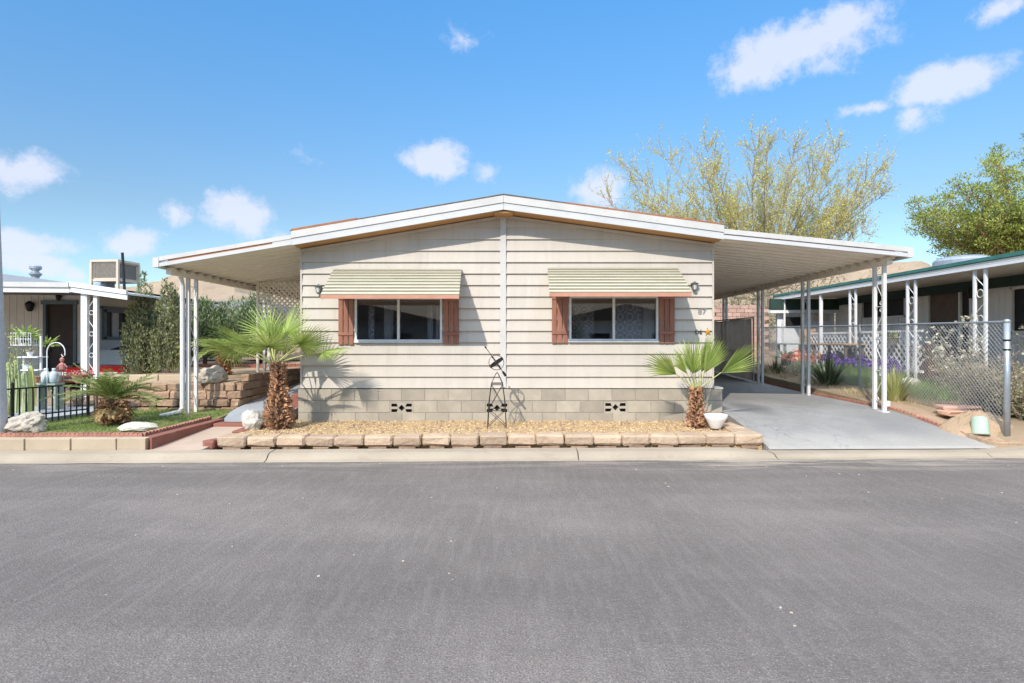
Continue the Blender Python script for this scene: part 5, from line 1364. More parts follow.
b_.box(-18, -11.68, 19.8, 19.9, .35, 2.9); b_.build('side_wall', 'nb_wall', nl)
b_ = MB(); b_.box(-12.86, -12.78, 16.44, 16.56, .42, 2.70); b_.box(-12.03, -11.95, 16.44, 16.56, .42, 2.70); b_.box(-12.90, -11.91, 16.42, 16.56, 2.62, 2.72)
dr0 = b_.build('door_frame', 'nb_trim_blue', nl)
b_ = MB(); b_.box(-12.78, -12.03, 16.52, 16.56, .42, 2.62); dd0 = b_.build('door', 'door_wood', nl)
b_ = MB(); b_.box(-12.74, -12.07, 16.50, 16.52, 1.45, 1.49); b_.box(-12.72, -12.69, 16.49, 16.52, 1.3, 1.42); b_.build('door_bar', 'iron', dd0)
b_ = MB()
for z in (1.66, 2.44): b_.box(-11.61, -11.54, 17.0, 18.17, z, z + .08)
b_.box(-11.61, -11.54, 16.98, 17.08, 1.66, 2.52); b_.box(-11.61, -11.54, 18.07, 18.17, 1.66, 2.52); b_.box(-11.61, -11.50, 16.9, 18.27, 2.52, 2.60)
wf = b_.build('window', 'nb_trim_blue', nl)
b_ = MB(); b_.box(-11.66, -11.63, 17.05, 18.1, 1.72, 2.46); b_.build('pane', 'nb_dark', wf)
b_ = MB(); b_.box(-11.628, -11.60, 17.42, 17.70, 1.74, 2.44); b_.build('curtain', 'curtain', wf)
# roofs
b_ = MB(); b_.add([(-18, 12.95, 2.96), (-9.55, 12.95, 2.87), (-9.55, 20, 2.87), (-15.2, 17.2, 3.62), (-18, 17.2, 3.7), (-18, 20, 2.96)], [(0, 1, 3, 4), (1, 2, 3), (2, 5, 4, 3)])
b_.add([(-18, 12.95, 2.93), (-9.55, 12.95, 2.84), (-9.55, 20, 2.84), (-18, 20, 2.93)], [(3, 2, 1, 0)]); rfn = b_.build('roof', 'roof_grey', nl)
b_ = MB(); b_.prism([(-18, 2.72), (-9.53, 2.655), (-9.53, 2.76), (-18, 2.84)], 12.92, 12.96); b_.build('lower_fascia', 'nb_white', nl)
b_ = MB(); b_.prism([(-18, 2.845), (-9.53, 2.765), (-9.53, 2.87), (-18, 2.965)], 12.88, 12.96); b_.build('upper_fascia', 'trim_white', nl)
b_ = MB(); b_.prism([(-9.53, 2.67), (-8.3, 2.50), (-8.3, 2.61), (-9.53, 2.78)], 12.93, 12.97); b_.prism([(-9.53, 2.785), (-8.3, 2.615), (-8.3, 2.71), (-9.53, 2.89)], 12.90, 12.97)
b_.prism([(-9.53, 2.78), (-8.3, 2.61), (-8.3, 2.65), (-9.53, 2.82)], 12.98, 15.2)
b_.build('porch_roof', 'nb_white', nl)
def post_pair(par, x, y, z0_, z1_, w1=.065, w2=.04, gap=.24, m_='nb_white', ax='x'):
    b2 = MB()
    if ax == 'x': b2.box(x - w1, x + w1, y - .05, y + .05, z0_, z1_); b2.box(x + gap - w2, x + gap + w2, y - .04, y + .04, z0_, z1_)
    else: b2.box(x - w2, x + w2, y - w1, y + w1, z0_, z1_); b2.box(x - w2, x + w2, y + gap - w2, y + gap + w2, z0_, z1_)
    po = b2.build('porch_post', m_, par); sb = MB(); n_ = 5; H_ = z1_ - z0_
    for s_ in range(n_):
        q0 = z0_ + H_ * s_ / n_; q1 = z0_ + H_ * (s_ + 1) / n_; c_ = gap / 2 + (w1 - w2) / 2; hw = gap / 2 - (w1 + w2) / 2; sg = 1 if s_ % 2 else -1; pts = []
        for k in range(13):
            t_ = k / 12; o = c_ + sg * hw * math.cos(t_ * math.pi); p = (x + o, y, q0 + (q1 - q0) * (.2 + .6 * t_)); pts.append(p if ax == 'x' else (x, y + o, p[2]))
        sb.tube(pts, .009, 4); pts = []
        for k in range(17):
            t_ = k / 16 * 2 * math.pi; r_ = hw * .7; o = c_ + r_ * math.cos(t_); z = q0 + H_ / n_ * .06 + r_ * math.sin(t_); pts.append((x + o, y, z) if ax == 'x' else (x, y + o, z))
        sb.tube(pts, .008, 4)
    sb.build('scroll', m_, po); return po
post_pair(nl, -9.28, 13.05, .35, 2.66)
def lantern_(cx, cy, cz, par, s_=1.):
    b2 = MB(); b2.lathe(cx, cy, [(.02 * s_, cz + .12 * s_), (.075 * s_, cz + .08 * s_), (.085 * s_, cz + .05 * s_), (.06 * s_, cz - .07 * s_), (.03 * s_, cz - .1 * s_)], 8); b2.box(cx - .02, cx + .02, cy, cy + .12, cz + .02, cz + .06); return b2.build('wall_lamp', 'iron', par)
lantern_(-13.15, 16.36, 2.55, nl, 1.3); lantern_(-12.4, 16.40, 2.80, nl, .8)
# chimney vent, evaporative cooler and flue pole on its roof
b_ = MB(); b_.lathe(-13.5, 17, [(.09, 3.1), (.09, 3.42), (.10, 3.44), (.155, 3.50), (.155, 3.53), (.085, 3.57), (.085, 3.61), (.15, 3.66), (.15, 3.72), (.12, 3.75), (.01, 3.76)], 16); b_.build('roof_vent', 'galv', nl)
ac = empty('evaporative_cooler', (-11.35, 17, 3.2), 'tan louvred evaporative cooler standing on the roof of the beige left home', 'cooler')
def rotbox(mbx, cx, cy, a, x0_, x1_, y0_, y1_, z0_, z1_):
    n0 = len(mbx.v); mbx.box(x0_, x1_, y0_, y1_, z0_, z1_); c_, s_ = math.cos(a), math.sin(a)
    mbx.v[n0:] = [(cx + x * c_ - y * s_, cy + x * s_ + y * c_, z) for x, y, z in mbx.v[n0:]]
ca, cxx, cyy = R(-6), -11.30, 17.1
S_ = .40
b_ = MB(); rotbox(b_, cxx, cyy, ca, -S_, S_, -S_, S_, 3.28, 3.34); rotbox(b_, cxx, cyy, ca, -S_ - .02, S_ + .02, -S_ - .02, S_ + .02, 3.82, 3.88); rotbox(b_, cxx, cyy, ca, -S_ + .03, S_ - .03, -S_ + .03, S_ - .03, 3.34, 3.82)
for sx_ in (-1, 1):
    for sy_ in (-1, 1): rotbox(b_, cxx, cyy, ca, sx_ * S_ - .03, sx_ * S_ + .03, sy_ * S_ - .03, sy_ * S_ + .03, 3.05, 3.82)
b_.build('cabinet', 'cooler_tan', ac)
b_ = MB()
for k in range(11):
    q = -S_ + .06 + k * (2 * S_ - .12) / 11
    for sgn in (-1, 1):
        rotbox(b_, cxx, cyy, ca, q, q + .055, sgn * (S_ - .028) - .006, sgn * (S_ - .028) + .006, 3.38, 3.78); rotbox(b_, cxx, cyy, ca, sgn * (S_ - .028) - .006, sgn * (S_ - .028) + .006, q, q + .055, 3.38, 3.78)
b_.build('louvres', 'cooler_pad', ac)
b_ = MB(); b_.tube([(-11.9, 17.2, 3.12), (-11.45, 17.1, 3.2)], .14, 12); b_.build('duct', 'galv', ac)
b_ = MB(); b_.tube([(-10.45, 16.2, 2.8), (-10.52, 16.2, 4.0)], .035, 8); b_.build('flue_pole', 'iron', label='thin black pole rising from the porch roof beside the tan cooler', cat='pole')
# red soft-top car under the porch roof, nose to the street
car = empty('parked_car', (-10.15, 14.3, .42), 'low red car with black soft top parked under the left neighbour porch', 'car')
def loft(mbx, secs):
    n_ = len(secs[0]); vs = [p for s_ in secs for p in s_]
    return mbx.add(vs, [(i * n_ + k, (i + 1) * n_ + k, (i + 1) * n_ + (k + 1) % n_, i * n_ + (k + 1) % n_) for i in range(len(secs) - 1) for k in range(n_)] + [tuple(range(n_)), tuple(range(len(secs) * n_ - 1, (len(secs) - 1) * n_ - 1, -1))])
def csec(cx, y, hw, zb_, zt_, cr=.3):
    return [(cx - hw, y, zb_ + .08), (cx - hw * .97, y, zb_), (cx + hw * .97, y, zb_), (cx + hw, y, zb_ + .08), (cx + hw * 1.0, y, zb_ + (zt_ - zb_) * .7), (cx + hw * .93, y, zt_ - .015), (cx + hw * .5, y, zt_ + .02), (cx, y, zt_ + .03), (cx - hw * .5, y, zt_ + .02), (cx - hw * .93, y, zt_ - .015), (cx - hw * 1.0, y, zb_ + (zt_ - zb_) * .7)]
cx = -10.15
b_ = MB(); loft(b_, [csec(cx, y, hw, zb_, zt_) for y, hw, zb_, zt_ in [(14.3, .70, .66, .84), (14.36, .80, .62, .90), (14.6, .86, .60, .95), (15.3, .88, .60, 1.02), (15.6, .88, .60, 1.05), (17.4, .88, .60, 1.07), (18.2, .86, .62, 1.06), (18.5, .78, .66, .98)]]); recalc(b_.build('body', 'car_red', car, smooth=True))
b_ = MB(); vs = [(cx - .78, 15.0, 1.0), (cx + .78, 15.0, 1.0), (cx + .62, 15.75, 1.38), (cx - .62, 15.75, 1.38)]; b_.add(vs, [(0, 1, 2, 3)]); b_.add([(x, y + .02, z) for x, y, z in vs], [(3, 2, 1, 0)]); b_.build('windscreen', 'lamp_glass', car)
b_ = MB(); loft(b_, [[(cx - w_, y, 1.04), (cx + w_, y, 1.04), (cx + w_ * .86, y, zt_ - .08), (cx + w_ * .5, y, zt_), (cx - w_ * .5, y, zt_), (cx - w_ * .86, y, zt_ - .08)] for y, w_, zt_ in [(15.93, .74, 1.40), (16.2, .78, 1.48), (16.9, .78, 1.50), (17.5, .76, 1.34), (17.9, .7, 1.10)]]); recalc(b_.build('soft_top', 'car_cloth', car, smooth=True))
b_ = MB(); b_.rbox(cx - .6, cx + .6, 14.27, 14.33, .66, .76, .02); b_.build('grille', 'nb_dark', car)
for sx_ in (-1, 1):
    b_ = MB(); b_.rbox(cx + sx_ * .6 - .14, cx + sx_ * .6 + .14, 14.29, 14.36, .78, .87, .015); b_.build('headlight', 'lamp_glass', car)
    for y in (15.0, 17.6):
        b_ = MB(); n_ = 18; b_.prismx([(y + .31 * math.cos(2 * math.pi * k / n_), .74 + .31 * math.sin(2 * math.pi * k / n_)) for k in range(n_)], cx + sx_ * .80 - .1, cx + sx_ * .80 + .1); wh = b_.build('wheel', 'tyre', car)
        b_ = MB(); b_.prismx([(y + .18 * math.cos(2 * math.pi * k / n_), .74 + .18 * math.sin(2 * math.pi * k / n_)) for k in range(n_)], cx + sx_ * .80 - .105, cx + sx_ * .80 + .105); b_.build('rim', 'chrome', wh)

# patio slab behind the iron fence
sheet('patio', 'path_grey', lambda y: -16, lambda y: lin([(8.75, -8.05), (9.3, -7.86), (10.5, -7.48), (12.3, -7.6)], y), 8.8, 12.3, lambda x, y: .345 + .01 * (y - 10), n=10)
fe = empty('iron_fence', (-7.6, 10, .3), 'black iron picket fence at the left edge of the lawn', 'fence')
fp0, fp1 = Vector((-8.15, 8.2, 0)), Vector((-7.42, 10.5, 0))
b_ = MB()
for z in (.86, .42): b_.bar(fp0 + Vector((0, 0, z)), fp1 + Vector((0, 0, z)), .03, .022)
b_.build('rails', 'iron', fe)
n_ = 24
for i in range(n_ + 1):
    p = fp0.lerp(fp1, i / n_); b_ = MB(); big = i in (0, 12, 24); w_ = .018 if big else .008; b_.box(p.x - w_, p.x + w_, p.y - w_, p.y + w_, .26, .93 if big else .855)
    if big: b_.lathe(p.x, p.y, [(.022, .93), (.026, .95), (.001, .975)], 8)
    b_.build('picket', 'iron', fe)
b_ = MB(); b_.box(-7.36, -7.31, 10.55, 10.60, .26, .86); b_.build('wooden_stake', 'bark', label='short weathered wooden stake standing at the end of the iron fence', cat='stake')
# cacti
def cactus(name, x, y, z0_, h, r_, m_, label, ribs=9, top_flower=False):
    b2 = MB(); n_ = ribs * 2; prof = [(1, 0), (1, .5), (1.03, .8), (.95, .92), (.7, .975), (.2, 1.)]; vs = []
    for q, t_ in prof:
        for k in range(n_):
            rr_ = r_ * q * (1 if k % 2 else .8); a = 2 * math.pi * k / n_; vs.append((x + rr_ * math.cos(a) + .02 * math.sin(t_ * 4), y + rr_ * math.sin(a), z0_ + h * t_))
    b2.add(vs, [(i * n_ + k, i * n_ + (k + 1) % n_, (i + 1) * n_ + (k + 1) % n_, (i + 1) * n_ + k) for i in range(len(prof) - 1) for k in range(n_)] + [tuple(range(len(vs) - n_, len(vs)))])
    return b2.build(name, m_, smooth=False, label=label, cat='cactus', group='columnar cacti behind the iron fence')
for (px, ptop, Y, r_, m_, lab) in [(10, 362, 10.2, .055, 'cactus', 'pale green columnar cactus nearest the grey pole'), (16.5, 360, 10.5, .055, 'cactus', 'pale green columnar cactus, second from the grey pole'), (25, 372, 10.3, .05, 'cactus', 'shorter pale green columnar cactus, third from the grey pole'), (31.5, 366, 10.7, .045, 'cactus_yellow', 'yellow green columnar cactus, fourth from the grey pole')]:
    c = at(px, ptop, Y); cactus('cactus', c.x, Y, .33, c.z - .33, r_, m_, lab)
rr = random.Random(55)
# wispy ocotillo stalks beside the pole
b_ = MB(); c = at(9, 420, 10.0)
for k in range(7):
    e_ = Vector((c.x + rr.uniform(-.15, .25), 10.0 + rr.uniform(-.2, .2), rr.uniform(1.3, 1.85))); q = limb((c.x, 10, .33), e_, rr, .1, 6); b_.tube(q, .006, 4)
    for j in range(26): leaf_quad(b_, q[rr.randrange(2, 7)] + rv(rr, .02), rv(rr) + Vector((0, 0, 1)), .05, .01, rr)
b_.build('wispy_plant', 'yucca_light', label='wispy tall stalks with tiny leaves rising beside the grey pole', cat='plant', origin=(c.x, 10, .33))
# white plant stand with wire basket, foliage
ps = empty('plant_stand', (-8.9, 11.2, .35), 'tall white plant stand with shelves and a wire basket behind the iron fence', 'plant stand')
def P(px, py, Y): return at(px, py, Y)
b_ = MB(); Yp = 11.2
for px in (24, 41):
    a = P(px, 336 if px == 41 else 356, Yp); b_.box(a.x - .014, a.x + .014, Yp - .014, Yp + .014, .35, a.z)
for py in (357, 370, 383):
    a, c_ = P(22, py, Yp), P(43, py, Yp); b_.box(a.x, c_.x, Yp - .13, Yp + .13, a.z - .01, a.z + .01)
b_.build('frame', 'nb_white', ps)
b_ = MB(); a, c_ = P(15, 333, Yp), P(35, 345, Yp)
for i in range(9):
    x = a.x + (c_.x - a.x) * i / 8; b_.box(x - .004, x + .004, Yp - .1, Yp - .092, c_.z, a.z); b_.box(x - .004, x + .004, Yp + .092, Yp + .1, c_.z, a.z)
for z in (c_.z, a.z, (a.z + c_.z) / 2):
    for y in (Yp - .1, Yp + .1): b_.box(a.x, c_.x, y - .004, y + .004, z - .005, z + .005)
b_.box(a.x, c_.x, Yp - .1, Yp + .1, c_.z - .012, c_.z - .006); b_.build('wire_basket', 'nb_white', ps)
def potted(px, py, Y, r_, h, potm, leafm, label, n_=60, L_=.22, name='potted_plant'):
    c = at(px, py, Y); e0 = empty(name, (c.x, Y, c.z), label, 'potted plant'); b2 = MB(); b2.lathe(c.x, Y, [(r_ * .7, c.z), (r_, c.z + h), (r_ * 1.1, c.z + h), (r_ * 1.1, c.z + h * 1.12), (r_ * .9, c.z + h * 1.1), (.001, c.z + h)], 14); b2.build('pot', potm, e0)
    e = MB()
    for i in range(n_):
        a = rr.uniform(0, 6.28); d = Vector((math.cos(a), math.sin(a), rr.uniform(.1, 1.6))).normalized(); p = Vector((c.x, Y, c.z + h)) + d * rr.uniform(0, L_ * .6); leaf_quad(e, p, d + Vector((0, 0, -.3)), L_ * rr.uniform(.4, .8), L_ * .09, rr)
    e.build('foliage', leafm, e0); return e0
potted(25, 343, 11.2, .075, .10, 'nb_dark', 'leaf_palm', 'trailing yellow green plant in the white wire basket of the plant stand', 70, .26)
potted(47, 350, 11.4, .06, .08, 'nb_dark', 'leaf_palm', 'spiky yellow green plant just right of the plant stand, in front of the dark door', 60, .24)
potted(30, 357, 11.2, .05, .08, 'nb_white', 'leaf_sage', 'pale succulent on the top shelf of the white plant stand', 40, .12)
potted(36, 383, 11.1, .07, .11, 'terracotta_pot', 'leaf_sage', 'round orange clay pot on the lowest shelf of the plant stand', 12, .06)
potted(28, 370, 11.2, .06, .09, 'bottle_clear', 'leaf_sage', 'glass pot of cuttings on the middle shelf of the plant stand', 40, .13)
potted(58, 398, 11.3, .10, .14, 'nb_white', 'leaf_oleander', 'white pot with a dark leafed plant on the patio behind the pickets', 50, .2)
potted(78, 405, 11.5, .10, .10, 'brown_rock', 'leaf_sage', 'low brown pot on the patio by the white porch post', 50, .16)
for i, px in enumerate((46, 54)):
    b_ = MB(); c = at(px, 383, 11.0); b_.lathe(c.x, 11., [(.05, c.z), (.075, c.z + .02), (.078, c.z + .16), (.06, c.z + .2), (.03, c.z + .225), (.034, c.z + .23), (.034, c.z + .27), (.001, c.z + .275)], 16)
    b_.build('glass_jug', 'bottle_clear', smooth=True, label=['left pale glass jug standing on the little table behind the fence', 'right pale glass jug standing on the little table behind the fence'][i], cat='jug')
b_ = MB(); a, c_ = at(41, 383, 11.0), at(60, 383, 11.0); b_.box(a.x, c_.x, 10.88, 11.12, a.z - .03, a.z - .003)
for x in (a.x + .02, c_.x - .02): b_.box(x - .012, x + .012, 10.9, 11.1, .35, a.z - .03)
b_.build('side_table', 'table_green', label='small grey green table carrying the two glass jugs', cat='table')
hk = MB(); pts = [at(47, 400, 10.9), at(47, 365, 10.9)]
for k in range(15):
    t_ = k / 14; an = math.pi * (1.0 - t_ * 1.0); pts.append(at(56 + 9 * math.cos(an) , 352 - 9.5 * math.sin(an), 10.9))
pts += [at(65, 355, 10.9), at(63, 357, 10.9), at(61.5, 354.5, 10.9)]
pts[0].z = .35; hk.tube(pts, .009, 6); hk.build('shepherd_hook', 'nb_white', label='white curled shepherd hook in front of the dark door', cat='hook')
wc = empty('wind_chime', tuple(at(62, 384, 10.9)), 'red and teal figure wind chime hanging from the white hook', 'wind chime')
b_ = MB(); c = at(62, 366, 10.9); b_.lathe(c.x, 10.9, [(.012, c.z + .16), (.035, c.z + .13), (.03, c.z + .09), (.014, c.z + .07), (.045, c.z + .03), (.05, c.z - .06), (.02, c.z - .08)], 10)
b_.tube([(c.x - .04, 10.9, c.z + .04), (c.x - .09, 10.9, c.z - .02), (c.x - .08, 10.9, c.z - .08)], .012, 5); b_.tube([(c.x + .04, 10.9, c.z + .04), (c.x + .09, 10.9, c.z - .02), (c.x + .08, 10.9, c.z - .08)], .012, 5); b_.tube([(c.x, 10.9, c.z + .16), (c.x, 10.9, c.z + .24)], .003, 4); b_.build('figure', 'figure_red', wc)
b_ = MB()
for k in range(5):
    a = k * 1.257; b_.tube([(c.x + .03 * math.cos(a), 10.9 + .03 * math.sin(a), c.z - .07), (c.x + .03 * math.cos(a), 10.9 + .03 * math.sin(a), c.z - .28)], .007, 5)
b_.build('chime_tubes', 'teal', wc)
hb = empty('flower_basket', tuple(at(82, 383, 10.6)), 'brown fibre basket of reddish dried flowers mounted at the end of the iron fence', 'flower basket')
b_ = MB(); c = at(82, 383, 10.6); b_.lathe(c.x, 10.6, [(.09, c.z), (.15, c.z + .10), (.165, c.z + .15), (.14, c.z + .15), (.001, c.z + .12)], 14); b_.build('basket', 'palm_boot', hb)
e = MB()
for i in range(160):
    p = Vector((c.x + rr.uniform(-.17, .17), 10.6 + rr.uniform(-.14, .14), c.z + rr.uniform(.10, .21))); leaf_quad(e, p, rv(rr) + Vector((0, 0, .4)), .045, .014, rr)
e.build('flowers', 'figure_red', hb)
# street light pole at the left edge
b_ = MB(); b_.tube([(-7.47 - .028 * z, 8.72, z) for z in (.05, .3, 1.2, 2.4, 4, 6, 8)], [.125, .122, .118, .108, .094, .085, .075], 20)
b_.build('street_pole', 'pole', smooth=True, label='tall tapered grey concrete pole at the left edge of the photo', cat='pole')

# ------------------------------------------------------------------ neighbouring home on the right
nr = empty('neighbour_home', (10.9, 15, .6), 'white and cream neighbouring home on the right with teal roof edge and scrolled porch posts', 'mobile home')
XW = 10.9
b_ = MB(); segs = [(7, 11.5), (13.1, 14.2), (15.72, 16.6), (18.7, 20.2)]
def vg(y0_, y1_, z0_, z1_):
    y = y0_
    while y < y1_ - .001:
        y2 = min(y + .16, y1_); b_.box(XW - .012, XW + .05, y, y2 - .012, z0_, z1_); y = y2
    b_.box(XW, XW + .08, y0_, y1_, z0_, z1_)
for a, c_ in segs: vg(a, c_, .55, 3.04)
vg(11.5, 13.1, .55, 1.78); vg(11.5, 13.1, 2.78, 3.04); vg(16.6, 18.7, .55, 2.28); vg(16.6, 18.7, 2.86, 3.04); vg(14.2, 15.72, 2.97, 3.04)
b_.build('wall', 'rnb_wall', nr)
b_ = MB(); b_.box(XW + .02, XW + .05, 14.62, 15.7, .6, 2.97); dd = b_.build('door', 'door_brown', nr)
b_ = MB(); b_.box(XW - .03, XW + .05, 14.55, 14.62, .6, 2.97); b_.box(XW - .03, XW + .05, 15.66, 15.72, .6, 2.97); b_.box(XW - .03, XW + .05, 14.2, 14.27, .6, 2.97); b_.build('door_frame', 'rnb_wall', nr)
b_ = MB(); b_.box(XW + .02, XW + .05, 14.27, 14.55, .6, 2.97); b_.build('sidelight', 'nb_dark', nr)
for (a, c_, z0_, z1_) in ((11.5, 13.1, 1.78, 2.78), (16.6, 18.7, 2.28, 2.86)):
    b_ = MB(); b_.box(XW - .03, XW + .03, a, c_, z0_, z0_ + .05); b_.box(XW - .03, XW + .03, a, c_, z1_ - .05, z1_); b_.box(XW - .03, XW + .03, a, a + .05, z0_, z1_); b_.box(XW - .03, XW + .03, c_ - .05, c_, z0_, z1_); b_.box(XW - .03, XW + .03, (a + c_) / 2 - .03, (a + c_) / 2 + .03, z0_, z1_)
    w0 = b_.build('window', 'rnb_wall', nr); b_ = MB(); b_.box(XW + .035, XW + .05, a, c_, z0_, z1_); b_.build('pane', 'nb_dark', w0)
b_ = MB(); b_.box(XW - .10, XW - .015, 7, 20.1, 2.80, 3.03); b_.build('soffit_beam', 'green_dark', nr)
lantern_(XW - .14, 14.05, 2.72, nr, 1.1)
EX = 9.0
b_ = MB(); b_.box(EX, XW + 6, 7, 20.6, 3.06, 3.12); rr2 = b_.build('porch_roof', 'pan_cream', nr)
b_ = MB(); b_.add([(EX, 7, 3.20), (XW + 3, 7, 3.5), (XW + 6, 7, 3.4), (EX, 20.6, 3.20), (XW + 3, 20.6, 3.5), (XW + 6, 20.6, 3.4)], [(0, 1, 4, 3), (1, 2, 5, 4)]); b_.build('roof', 'roof_grey', nr)
b_ = MB(); b_.box(EX - .03, EX, 7, 20.6, 3.13, 3.20); b_.box(EX - .02, XW + 3, 20.6, 20.65, 3.05, 3.22); b_.build('roof_edge', 'teal', nr)
b_ = MB(); b_.box(EX, EX + .05, 7, 20.6, 3.0, 3.055); b_.build('gutter', 'nb_white', nr)
for y in (9.6, 11.5, 13.5, 15.85, 20.0): post_pair(nr, EX + .08, y, .5, 3.0, .024, .024, .27, 'nb_white', 'y')
b_ = MB(); b_.box(EX + .04, EX + .12, 17.6, 17.66, .6, 3.0); b_.build('porch_post', 'nb_white', nr)
# addition facing the street
b_ = MB(); y = 20.25; vgroove(b_, 8.95, XW - .02, y, .7, 2.98, .25); b_.build('addition_wall', 'rnb_blue', nr)
b_ = MB(); b_.box(8.62, XW, 19.98, 20.12, 2.66, 3.02); b_.build('shingled_band', 'green_dark', nr)
b_ = MB(); b_.box(8.62, XW, 20.0, 20.2, 2.55, 2.655); b_.build('light_band', 'nb_white', nr)
b_ = MB(); b_.box(9.15, 9.75, 20.18, 20.22, 2.1, 2.42); b_.build('high_window', 'nb_dark', nr)
b_ = MB(); b_.box(10.15, 10.65, 20.17, 20.22, 2.3, 2.5); b_.build('wall_vent', 'cooler_tan', nr)
lat = empty('porch_lattice', (9.25, 16, .9), 'white diagonal lattice panel along the right neighbour porch', 'lattice')
lattice('lattice', lat, (9.35, 13.7, 0), (9.35, 19.2, 0), .95, 1.82, .19, .042, 'nb_white')
b_ = MB(); b_.box(9.32, 9.38, 13.66, 19.24, 1.82, 1.87); b_.box(9.32, 9.38, 13.66, 19.24, .88, .94); b_.build('frame', 'nb_white', lat)
b_ = MB(); b_.box(9.5, XW - .02, 13.7, 19.9, .6, 1.52); b_.build('crawlspace_dark', 'door_brown', nr)  # dark box behind the lattice, its colour standing for the unlit crawl space
tb = empty('plank_table', (8.75, 16.3, .8), 'low table with a tan plank top in front of the white lattice', 'table')
b_ = MB(); b_.rbox(8.5, 9.05, 15.3, 17.1, 1.50, 1.55, .008); b_.build('tabletop', 'wood_plank', tb)
for x in (8.56, 8.99):
    for y in (15.4, 17.0): b_ = MB(); b_.box(x - .03, x + .03, y - .03, y + .03, .75, 1.50); b_.build('leg', 'bark', tb)
tb = empty('green_table', (8.85, 18.7, .9), 'long grey green bench table in front of the white addition', 'table')
b_ = MB(); b_.rbox(8.4, 9.9, 18.6, 19.2, 1.50, 1.55, .008); b_.build('tabletop', 'table_green', tb)
for x in (8.5, 9.8):
    for y in (18.68, 19.12): b_ = MB(); b_.box(x - .03, x + .03, y - .03, y + .03, .85, 1.50); b_.build('leg', 'table_green', tb)
b_ = MB()
for k in range(5): b_.box(9.10, 9.50, 18.75, 18.77, 1.56 + k * .09, 1.63 + k * .09)
b_.box(9.10, 9.13, 18.77, 19.0, 1.56, 2.0); b_.box(9.47, 9.5, 18.77, 19.0, 1.56, 2.0); b_.box(9.13, 9.47, 18.98, 19.0, 1.56, 2.0)
b_.build('slatted_crate', 'wood_plank', label='brown slatted wooden crate standing on the grey green table', cat='crate')
potted(845, 364, 16.0, .16, .2, 'brown_rock', 'leaf_brush', 'brown pot with dry foliage under the plank table', 60, .3)
potted(890, 345, 14.6, .18, .16, 'cooler_pad', 'yucca_light', 'wide grey planter of yellow flowers in front of the lattice behind the front carport post', 90, .22)
potted(786, 366, 18.4, .16, .25, 'nb_dark', 'leaf_oleander', 'dark pot of leaves beside the orange red poppies', 60, .3)
potted(834, 366, 17.0, .14, .2, 'terracotta_pot', 'leaf_oleander', 'clay pot of dark leaves between the two tables', 60, .3)
# round rooftop cooler housing
b_ = MB(); b_.lathe(11.0, 14.6, [(.62, 3.2), (.64, 3.55), (.60, 3.60), (.40, 3.66), (.01, 3.68)], 22); b_.build('rooftop_duct', 'galv', smooth=False, label='low round grey metal housing on the roof of the right neighbour', cat='rooftop unit')
# brick wall and far things behind the right carport
b_ = MB(); bwl = .30; rr = random.Random(8)
for r_ in range(15):
    z = .85 + r_ * .14; x = 7.6 - (bwl / 2 if r_ % 2 else 0)
    while x < 9.4: b_.tint = rr.random(); b_.rbox(x + .005, x + bwl - .005, 22.3, 22.5, z + .004, z + .136, .006, .002, rr); x += bwl
b_.build('brick_wall', 'brick_red', label='pinkish red block wall standing behind the end of the chain link fence', cat='wall')
# rear left: sloping bank, chain link fence, red kerb, picket gate
rf = empty('rear_fence', (-7.5, 18, 1), 'dark chain link fence in front of the bank at the rear left', 'fence')
chain('chain_mesh', rf, [(-9.6, 18.2), (-5.75, 18.4)], lambda y: 1.72, lambda y: .98, 'iron', .07, .003)
b_ = MB(); b_.tube([(-9.6, 18.2, 1.72), (-5.75, 18.4, 1.72)], .015, 6); b_.tube([(-9.6, 18.2, 1.02), (-5.75, 18.4, 1.02)], .03, 6); b_.build('rail', 'iron', rf)
for x in (-9.6, -7.6, -5.75): b_ = MB(); b_.tube([(x, 18.3, .8), (x, 18.3, 1.75)], .025, 8); b_.build('post', 'iron', rf)
sheet('rear_bank', 'dirt', lambda y: -13, lambda y: -5.7, 18.9, 27, lambda x, y: lin([(18.9, 1.0), (21, 1.75), (27, 2.3)], y) + .05 * mnoise.noise(Vector((x, y, 0))), n=16, nx=20)
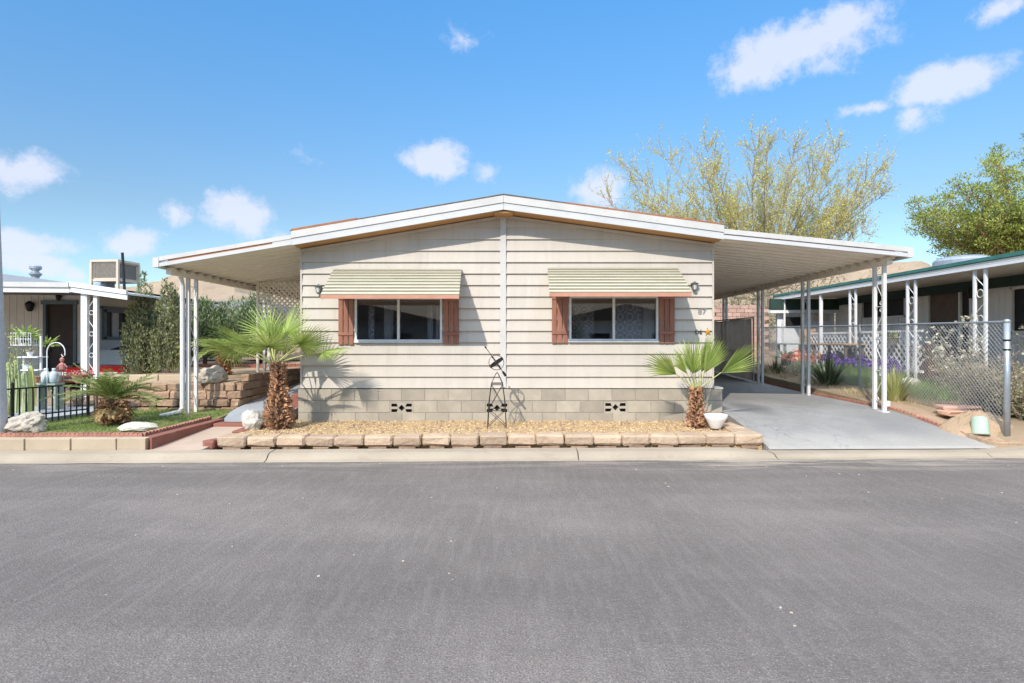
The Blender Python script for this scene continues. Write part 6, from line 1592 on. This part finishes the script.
scallops([(-9.0, 15.6), (-5.45, 15.7)], 'garden_border', None, zf=lambda x, y: .96, h=.06, sp=.1, w_=.08, m_='red_wall', label='red scalloped border across the raised soil behind the white rock', cat='garden edging')
pg = empty('picket_gate', (-5.2, 19.5, .9), 'tan picket gate at the far end of the left path', 'gate')
b_ = MB()
for i in range(16): x = -6.0 + i * .12; b_.box(x, x + .05, 19.5, 19.52, .92, 1.88)
b_.build('pickets', 'pan_cream', pg); b_ = MB(); b_.box(-6.02, -4.1, 19.53, 19.56, 1.05, 1.11); b_.box(-6.02, -4.1, 19.53, 19.56, 1.70, 1.76); b_.build('rails', 'pan_cream', pg)
for x in (-5.92, -5.74): pass
# far house beyond the oleanders, at left
fh = empty('far_house', (-23, 44, 3), 'distant low house with pale blue roof showing between the junipers and oleanders', 'house')
b_ = MB(); b_.box(-27, -19, 44, 52, 1.5, 4.0); b_.build('wall', 'nb_wall', fh); b_ = MB(); b_.prism([(-27.5, 4.0), (-18.5, 4.0), (-18.8, 4.55), (-27.2, 4.55)], 43.5, 52.5); b_.build('roof', 'roof_grey', fh)
# homes across the street (behind the camera), mirrored in the window panes
for i, (x, lab) in enumerate([(-9, 'grey home across the street, left one mirrored in the panes'), (7, 'beige home across the street, right one mirrored in the panes')]):
    oh = empty('home', (x, -16, 0), lab, 'mobile home'); b_ = MB(); b_.box(x - 4.2, x + 4.2, -28, -16, 0, 2.9); b_.build('wall', 'roof_grey' if i == 0 else 'nb_white', oh)
    b_ = MB(); b_.prism([(x - 4.6, 2.9), (x + 4.6, 2.9), (x, 3.9)], -28.4, -15.6); b_.build('roof', 'shingle', oh)
    for q in (-2.2, 1.6): b_ = MB(); b_.box(x + q, x + q + 1.2, -15.99, -15.96, 1.1, 2.1); b_.build('window', 'nb_dark', oh)
juniper(-1.2, -13, 0, 5.2, 1.8, 91, 'big dark leafy tree across the street mirrored in the window panes', 'leaf_oleander', 6000, (.18, .32), name='street_tree', cat='tree')
juniper(3.0, -15, 0, 4.0, 1.5, 92, 'smaller dark leafy tree across the street mirrored in the window panes', 'leaf_oleander', 5000, (.18, .32), name='street_tree', cat='tree')
